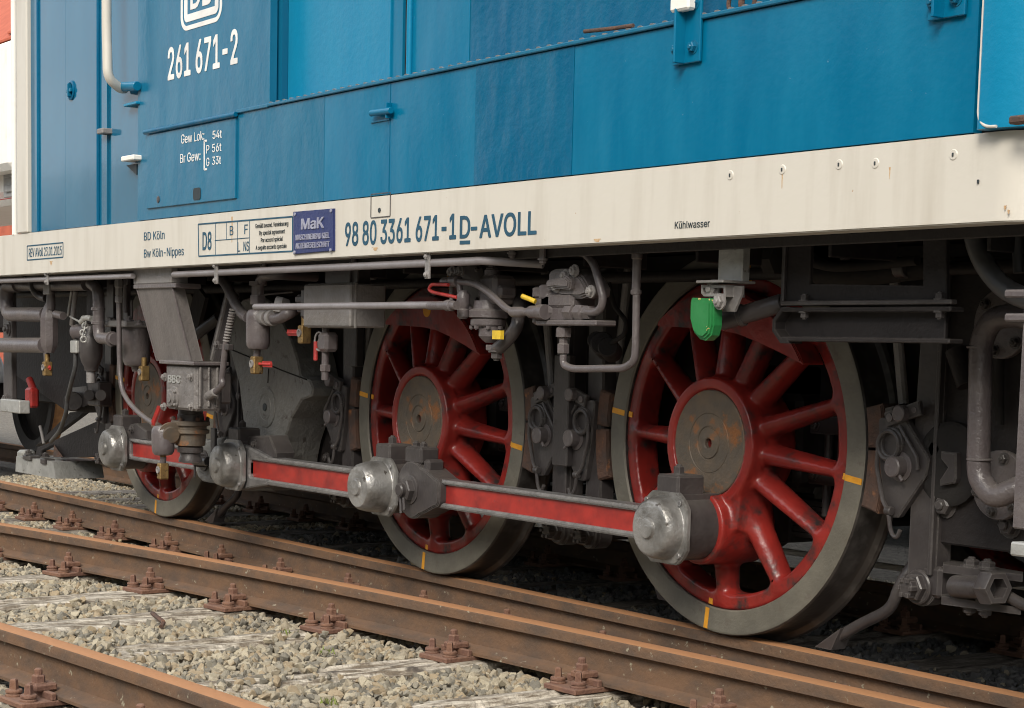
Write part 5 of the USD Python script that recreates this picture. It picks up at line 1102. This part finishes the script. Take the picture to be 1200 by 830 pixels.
# big curved hose and cooling bend at the right edge
pipe([N_(950, 0, -.42) + [0, 0, .1], N_(960, 60, -.42), N_(1010, 200, -.42), N_(1100, 310, -.42), N_(1200, 360, -.42), N_(1300, 380, -.42)], .026, 'hose_black', 'hose', bend=.2)
pipe([N_(1160, 0, -.35) + [0, 0, .1], N_(1165, 80, -.35), N_(1175, 240, -.35)], .013, 'hose_black', 'hose')
yk = -.16
bend_ = xf('cooling_bend', loco)
f1, f2 = R_(140, 255, yk), R_(140, 615, yk)
G().tube([f1 + [.14, .06, -.01], f1 + [.06, .0, .03], f1 + [-.03, -.0, .02], R_(95, 290, yk), R_(93, 440, yk), R_(90, 560, yk), R_(92, 600, yk), f2 + [-.02, 0, -.04], f2 + [.04, .03, 0], f2 + [.10, .14, .02]], .031, 24, bend=.075).put('bend_pipe', 'pipe_grey', bend_)
g = G()
for y in (303, 557): g.lathe(R_(92, y, yk), (0, 0, 1), [(.031, -.004), (.034, -.002), (.034, .002), (.031, .004)], 24)
g.put('weld_bead', 'pipe_grey', bend_)
for c_ in (R_(150, 250, yk + .14), R_(145, 615, yk + .14)):
    G().lathe(c_, (0, -1, 0), [(.095, 0), (.095, .015), (.092, .018), (.05, .018)], 36).put('pipe_flange', 'pipe_grey', bend_)
    g = G()
    for k in range(6): a = k * math.pi / 3 + .3; g.bolt(c_ + [.075 * math.cos(a), -.017, .075 * math.sin(a)], (0, -1, 0), .013, .011)
    g.put('bolt', 'frame_grey', bend_)
G().box(1.80, 1.85, -.52, 2.2, .45, ZB - .01, .01).put('buffer_beam', 'dark_frame', loco)
q0 = R_(10, 745, .05); G().box(q0[0] - .06, 1.65, .02, .05, q0[2], 1.2, .006).put('buffer_frame', 'dark_frame', loco)
g = G()
for x, y in [(165, 705), (20, 660)]: g.bolt(R_(x, y, .02), (0, -1, 0), .028, .02)
g.put('bolt', 'frame_grey', loco)
pipe([O_(800, 50, -.0), O_(870, 260, 0)], .03, 'dark_frame', 'brace'); pipe([O_(1060, 70, .0), O_(1058, 490, 0)], .012, 'black_inner', 'drain_pipe')
g = G().lathe(O_(760, 720, .0), (0, -1, 0), [(.12, -.02), (.12, .0), (.1, .01)], 26); g.put('cover_disc', 'black_inner', loco)
pl = [O_(710, 645, -.03), O_(800, 655, -.03), O_(800, 800, -.03), Q_(595, 100, -.03), Q_(530, 110, -.03), Q_(530, 85, -.03), O_(750, 740, -.03), O_(710, 690, -.03)]
G().prism([(p[0], p[2]) for p in pl][::-1], -.03, .0, .004).put('stop_bracket', 'frame_grey', loco)
st = xf('step_frame', loco); xs_ = at(1197.5, 450, -.62)[0]
G().box(xs_, xs_ + .04, -.63, -.58, at(1197, 620, -.62)[2], ZB, .004).put('upright', 'pipe_grey', st)
for y_ in (345, 373, 640):
    q = at(1195, y_, -.62); G().box(q[0] - (.03 if y_ < 400 else .012), q[0] + .1, -.64, -.60, q[2] - (.008 if y_ < 400 else .022), q[2] + .01, .004).put('tread', 'zinc' if y_ > 400 else 'pipe_grey', st)

# ================================================================== BACKGROUND
# coupled wagon behind: only its wheelset is in view below the locomotive's tail
wg = xf('rail_wagon', label='dark wagon behind the locomotive, one brown-treaded wheel in view at the left edge', category='wagon')
wx = atz(24, 526, 0.0)[0]; RWg = .46
def solid_wheel(x, yf, f):
    G().lathe((x, yf, RWg), (0, f, 0), [(.05, .02), (.20, .03), (.30, .05), (.36, .055), (.385, .03), (.39, .0), (.485, -.01), (.49, .012), (.478, .02), (.462, .03), (.458, .125), (.45, .13), (.38, .13), (.36, .1), (.1, .1)], 72).put('wheel', 'dark_frame', wg)
    g = G().lathe((x, yf, RWg), (0, f, 0), [(.4795, .019), (.4645, .031), (.4605, .125)], 72, False); g.put('tread', 'rusty_tread', wg)
solid_wheel(wx, Y4 - .065, 1); solid_wheel(wx, Y1 + .065, -1)
G().cyl((wx, .1, RWg), (wx, 1.5, RWg), .08).put('axle', 'dark_frame', wg)
G().box(wx - 6, wx + 1.2, -.3, 1.95, .95, 1.25, .03).put('underframe', 'dark_frame', wg)
# white service trailer on the next road, red brick building behind it
yt = 7.0
tr = xf('service_trailer', label='white service trailer with grey louvres and a red stripe, at the upper left edge', category='trailer')
def bx(x0, x1, y0, y1, yd_, dpt, mat, name, b=.03):
    a, c_ = at(x0, y1, yd_), at(x1, y0, yd_); return G().box(a[0], c_[0], yd_, yd_ + dpt, a[2], c_[2], b).put(name, mat, tr)
bx(-160, 21, 62, 263, yt, 2.4, 'white_paint', 'body', .2)
bx(4, 20, 130, 232, yt - .04, .05, 'louvre_grey', 'louvre_frame', .01)
for k in range(6): bx(4.5, 19.5, 133 + k * 16.5, 143 + k * 16.5, yt - .09, .06, 'white_paint' if False else 'louvre_grey', 'louvre_slat', .01)
bx(-160, 20.5, 231, 258, yt - .03, .05, 'stripe_red', 'stripe', .01)
bx(-150, 10.5, 45, 228, yt - .5, .45, 'white_paint', 'cabinet', .18)
for x in (-100, -20): 
    q = at(x, 290, yt + .2); G().cyl((q[0], yt + .1, .42 - .215), (q[0], yt + .45, .42 - .215), .42, n=32).put('wheel', 'hose_black', tr)
bd = xf('brick_building', label='red brick building with a tiled roof behind the white trailer, top left corner', category='building')
yb2 = 16
a, c_ = at(-200, 260, yb2), at(60, -60, yb2)
G().box(a[0], c_[0], yb2, yb2 + 8, -.25, at(0, 60, yb2)[2] + 0, .02).put('wall', 'brick_red', bd)
zr = at(0, 60, yb2)[2]
G().hull([(a[0], yb2 - .4, zr), (c_[0], yb2 - .4, zr), (a[0], yb2 + 8.4, zr), (c_[0], yb2 + 8.4, zr), (a[0], yb2 + 4, zr + 4), (c_[0], yb2 + 4, zr + 4)]).put('roof', 'brick_red', bd)
g = G(); q = at(18, 30, yb2 - .3)
for k in range(10):
    for j in range(8):
        xx = q[0] - 1.4 + k * .26; zz = zr + .05 + j * .35; yy = yb2 - .4 + j * .38 
        g.box(xx, xx + .24, yy - .03, yy + .4, zz, zz + .08, .01)
g.put('roof_tile', 'brick_red', bd)

# added dark wagons on the next road, blocking light under the locomotive
for k, x0 in enumerate((-12.6, 1.0)):
    fw = xf('freight_wagon', label=f'dark closed wagon on the next track, glimpsed black through the {["rear and middle wheels", "front wheel"][k]}', category='wagon')
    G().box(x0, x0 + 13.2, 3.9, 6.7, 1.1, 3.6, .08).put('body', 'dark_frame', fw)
    G().box(x0 + .1, x0 + 13.1, 4.1, 6.5, .12, 1.1, .05).put('underframe', 'black_inner', fw)  # box carried nearly to the ground to stop light passing beneath
    for dx in (2.2, 4.0, 9.2, 11.0):
        for yy in (4.55, 6.0): G().lathe((x0 + dx, yy, .46), (0, 1, 0), [(.40, -.03), (.46, -.02), (.46, .1), (.49, .105), (.49, .13)], 40).put('wheel', 'dark_frame', fw)
# cream railcar standing behind the camera, mirrored in the cab paint
rc = xf('cream_railcar', label='cream railcar behind the viewer, seen mirrored low in the glossy cab side', category='railcar')
sec = Polygon([(-11.4, .45), (-8.6, .45), (-8.45, 1.2), (-8.5, 2.9), (-8.75, 3.4), (-9.4, 3.75), (-10.6, 3.75), (-11.25, 3.4), (-11.5, 2.9), (-11.55, 1.2)])
g_ = G().prism(sec, -24.0, -46.0, .25); mm_ = g_.ms[0]; v_ = mm_.vertices; mm_.vertices = np.stack([v_[:, 1], v_[:, 0], v_[:, 2]], 1)
if mm_.volume < 0: mm_.invert()
g_.put('body', 'cream_paint', rc)
for k in range(9): G().box(-44.8 + k * 2.3, -43.2 + k * 2.3, -8.47, -8.43, 1.75, 2.65, .005).put('window', 'black_inner', rc)
for dx in (-43, -41, -29, -27): G().lathe((dx, -9.0, .42), (0, 1, 0), [(.40, -.03), (.46, -.02), (.46, .1), (.49, .105), (.49, .13)], 40).put('wheel', 'dark_frame', rc)
# added trees behind the camera: cut low sky light, give dark reflections
def woods():
    pi2 = UsdGeom.PointInstancer.Define(stage, '/World/woods'); say('/World/woods', 'added unseen trees behind the viewer, cutting low sky light and darkening reflections', 'trees', kind='stuff')
    pr = []
    for k in range(4):
        n = 160; V, Fs = [], []
        for j in range(n):
            c = nrs.normal(size=3); c = c / np.linalg.norm(c) * nrs.uniform(.55, 1.0) * (1, 1, .8); a, b = nrs.normal(size=3), nrs.normal(size=3); a *= .22 / np.linalg.norm(a); b *= .16 / np.linalg.norm(b)
            V += [c - a, c + b, c + a, c - b]; Fs += [[4 * j, 4 * j + 1, 4 * j + 2], [4 * j, 4 * j + 2, 4 * j + 3]]
        usdkit.mesh(stage, f'/World/woods/crown_{k:03d}' if k else '/World/woods/crown', trimesh.Trimesh(V, Fs, process=False), MAT['grass'], smooth=False); pr.append(Sdf.Path(f'/World/woods/crown_{k:03d}' if k else '/World/woods/crown'))
    pi2.CreatePrototypesRel().SetTargets(pr)
    n = 500; X = nrs.uniform(-55, 60, n); Yw = nrs.uniform(-42, -30, n); hgt = 7 + 4 * meshkit.noise(np.stack([X * .12, 0 * X, 0 * X], -1), 9); Z = nrs.rand(n) ** .8 * hgt + .5
    pi2.CreatePositionsAttr(Vt.Vec3fArray.FromNumpy(np.stack([X, Yw, Z], 1).astype(np.float32))); sc = nrs.uniform(1.6, 2.8, n).astype(np.float32)
    pi2.CreateScalesAttr(Vt.Vec3fArray.FromNumpy(np.repeat(sc[:, None], 3, 1))); pi2.CreateOrientationsAttr(Vt.QuathArray([Gf.Quath(1, 0, 0, 0)] * n)); pi2.CreateProtoIndicesAttr(Vt.IntArray.FromNumpy(nrs.randint(0, 4, n).astype(np.int32)))
woods()

# small weeds between the stones and an iron strap left on a sleeper
for k, (px_, py_, wh) in enumerate([(338, 741, 'just right of the middle of the front tracks'), (383, 763, 'near the middle of the bottom edge'), (386, 822, 'at the bottom edge of the picture'), (505, 690, 'close to the web of the curved front rail')]):
    p_ = atz(px_, py_, -.17); wd = xf('weed', label=f'tiny yellow-green weed in the gravel {wh}', category='plant'); g = G()
    for j in range(14):
        a = rnd.uniform(0, 6.28); L = rnd.uniform(.01, .028); d_ = np.array([math.cos(a) * .6, math.sin(a) * .6, 1.0]); b_ = p_ + [rnd.uniform(-.03, .03), rnd.uniform(-.03, .03), -.01]; w_ = np.array([-math.sin(a), math.cos(a), 0]) * .0025
        g.add(trimesh.Trimesh([b_ - w_, b_ + w_, b_ + d_ * L * .6 + w_, b_ + d_ * L * .6 - w_, b_ + d_ * L], [[0, 1, 2], [0, 2, 3], [3, 2, 4]], process=False))
    g.put('leaves', 'weed_green', wd, smooth=False, kind='stuff')
p_ = atz(178, 722, -.155); q_ = atz(192, 732, -.15)
G().tube([p_ + [-.02, .02, .0], p_ + [0, 0, .012], q_ + [0, 0, .008], q_ + [.02, -.02, -.005]], .009, 6).put('iron_strap', 'rusty_iron', label='short bent rusty iron strap lying on a bleached sleeper', category='scrap')

# red hose cock at the tail and rust runs on the cream skirt
q_ = Bz(228, 245, .05); G().box(q_[0] - .05, q_[0] + .05, .0, .06, q_[2] - .07, q_[2] + .05, .02).cyl(q_ + [-.02, 0, .03], q_ + [-.10, 0, .10], .022).put('hose_cock', 'tap_red', loco)
for (px_, py_, w_, L_px) in [(272, 254, .02, 30), (383, 288, .03, 6), (1178, 241, .008, 5), (1182, 246, .008, 5), (1043, 196, .006, 14), (917, 203, .006, 18), (440, 290, .05, 4), (60, 306, .05, 5), (700, 280, .06, 4)]:
    a_ = at(px_, py_, YS); b_ = at(px_, py_ + L_px, YS); n_ = 7; zz = np.linspace(a_[2], max(b_[2], ZB + .002), n_)
    lft = [(a_[0] - w_ * .5 * (1 - .75 * k / (n_ - 1)) * rnd.uniform(.5, 1.1), z) for k, z in enumerate(zz)]; rgt = [(a_[0] + w_ * .5 * (1 - .75 * k / (n_ - 1)) * rnd.uniform(.5, 1.1), z) for k, z in enumerate(zz)]
    G().prism(lft + rgt[::-1], YS - .0006, YS + .001, 0).put('rust_run', 'rust_stain', sk, smooth=False)
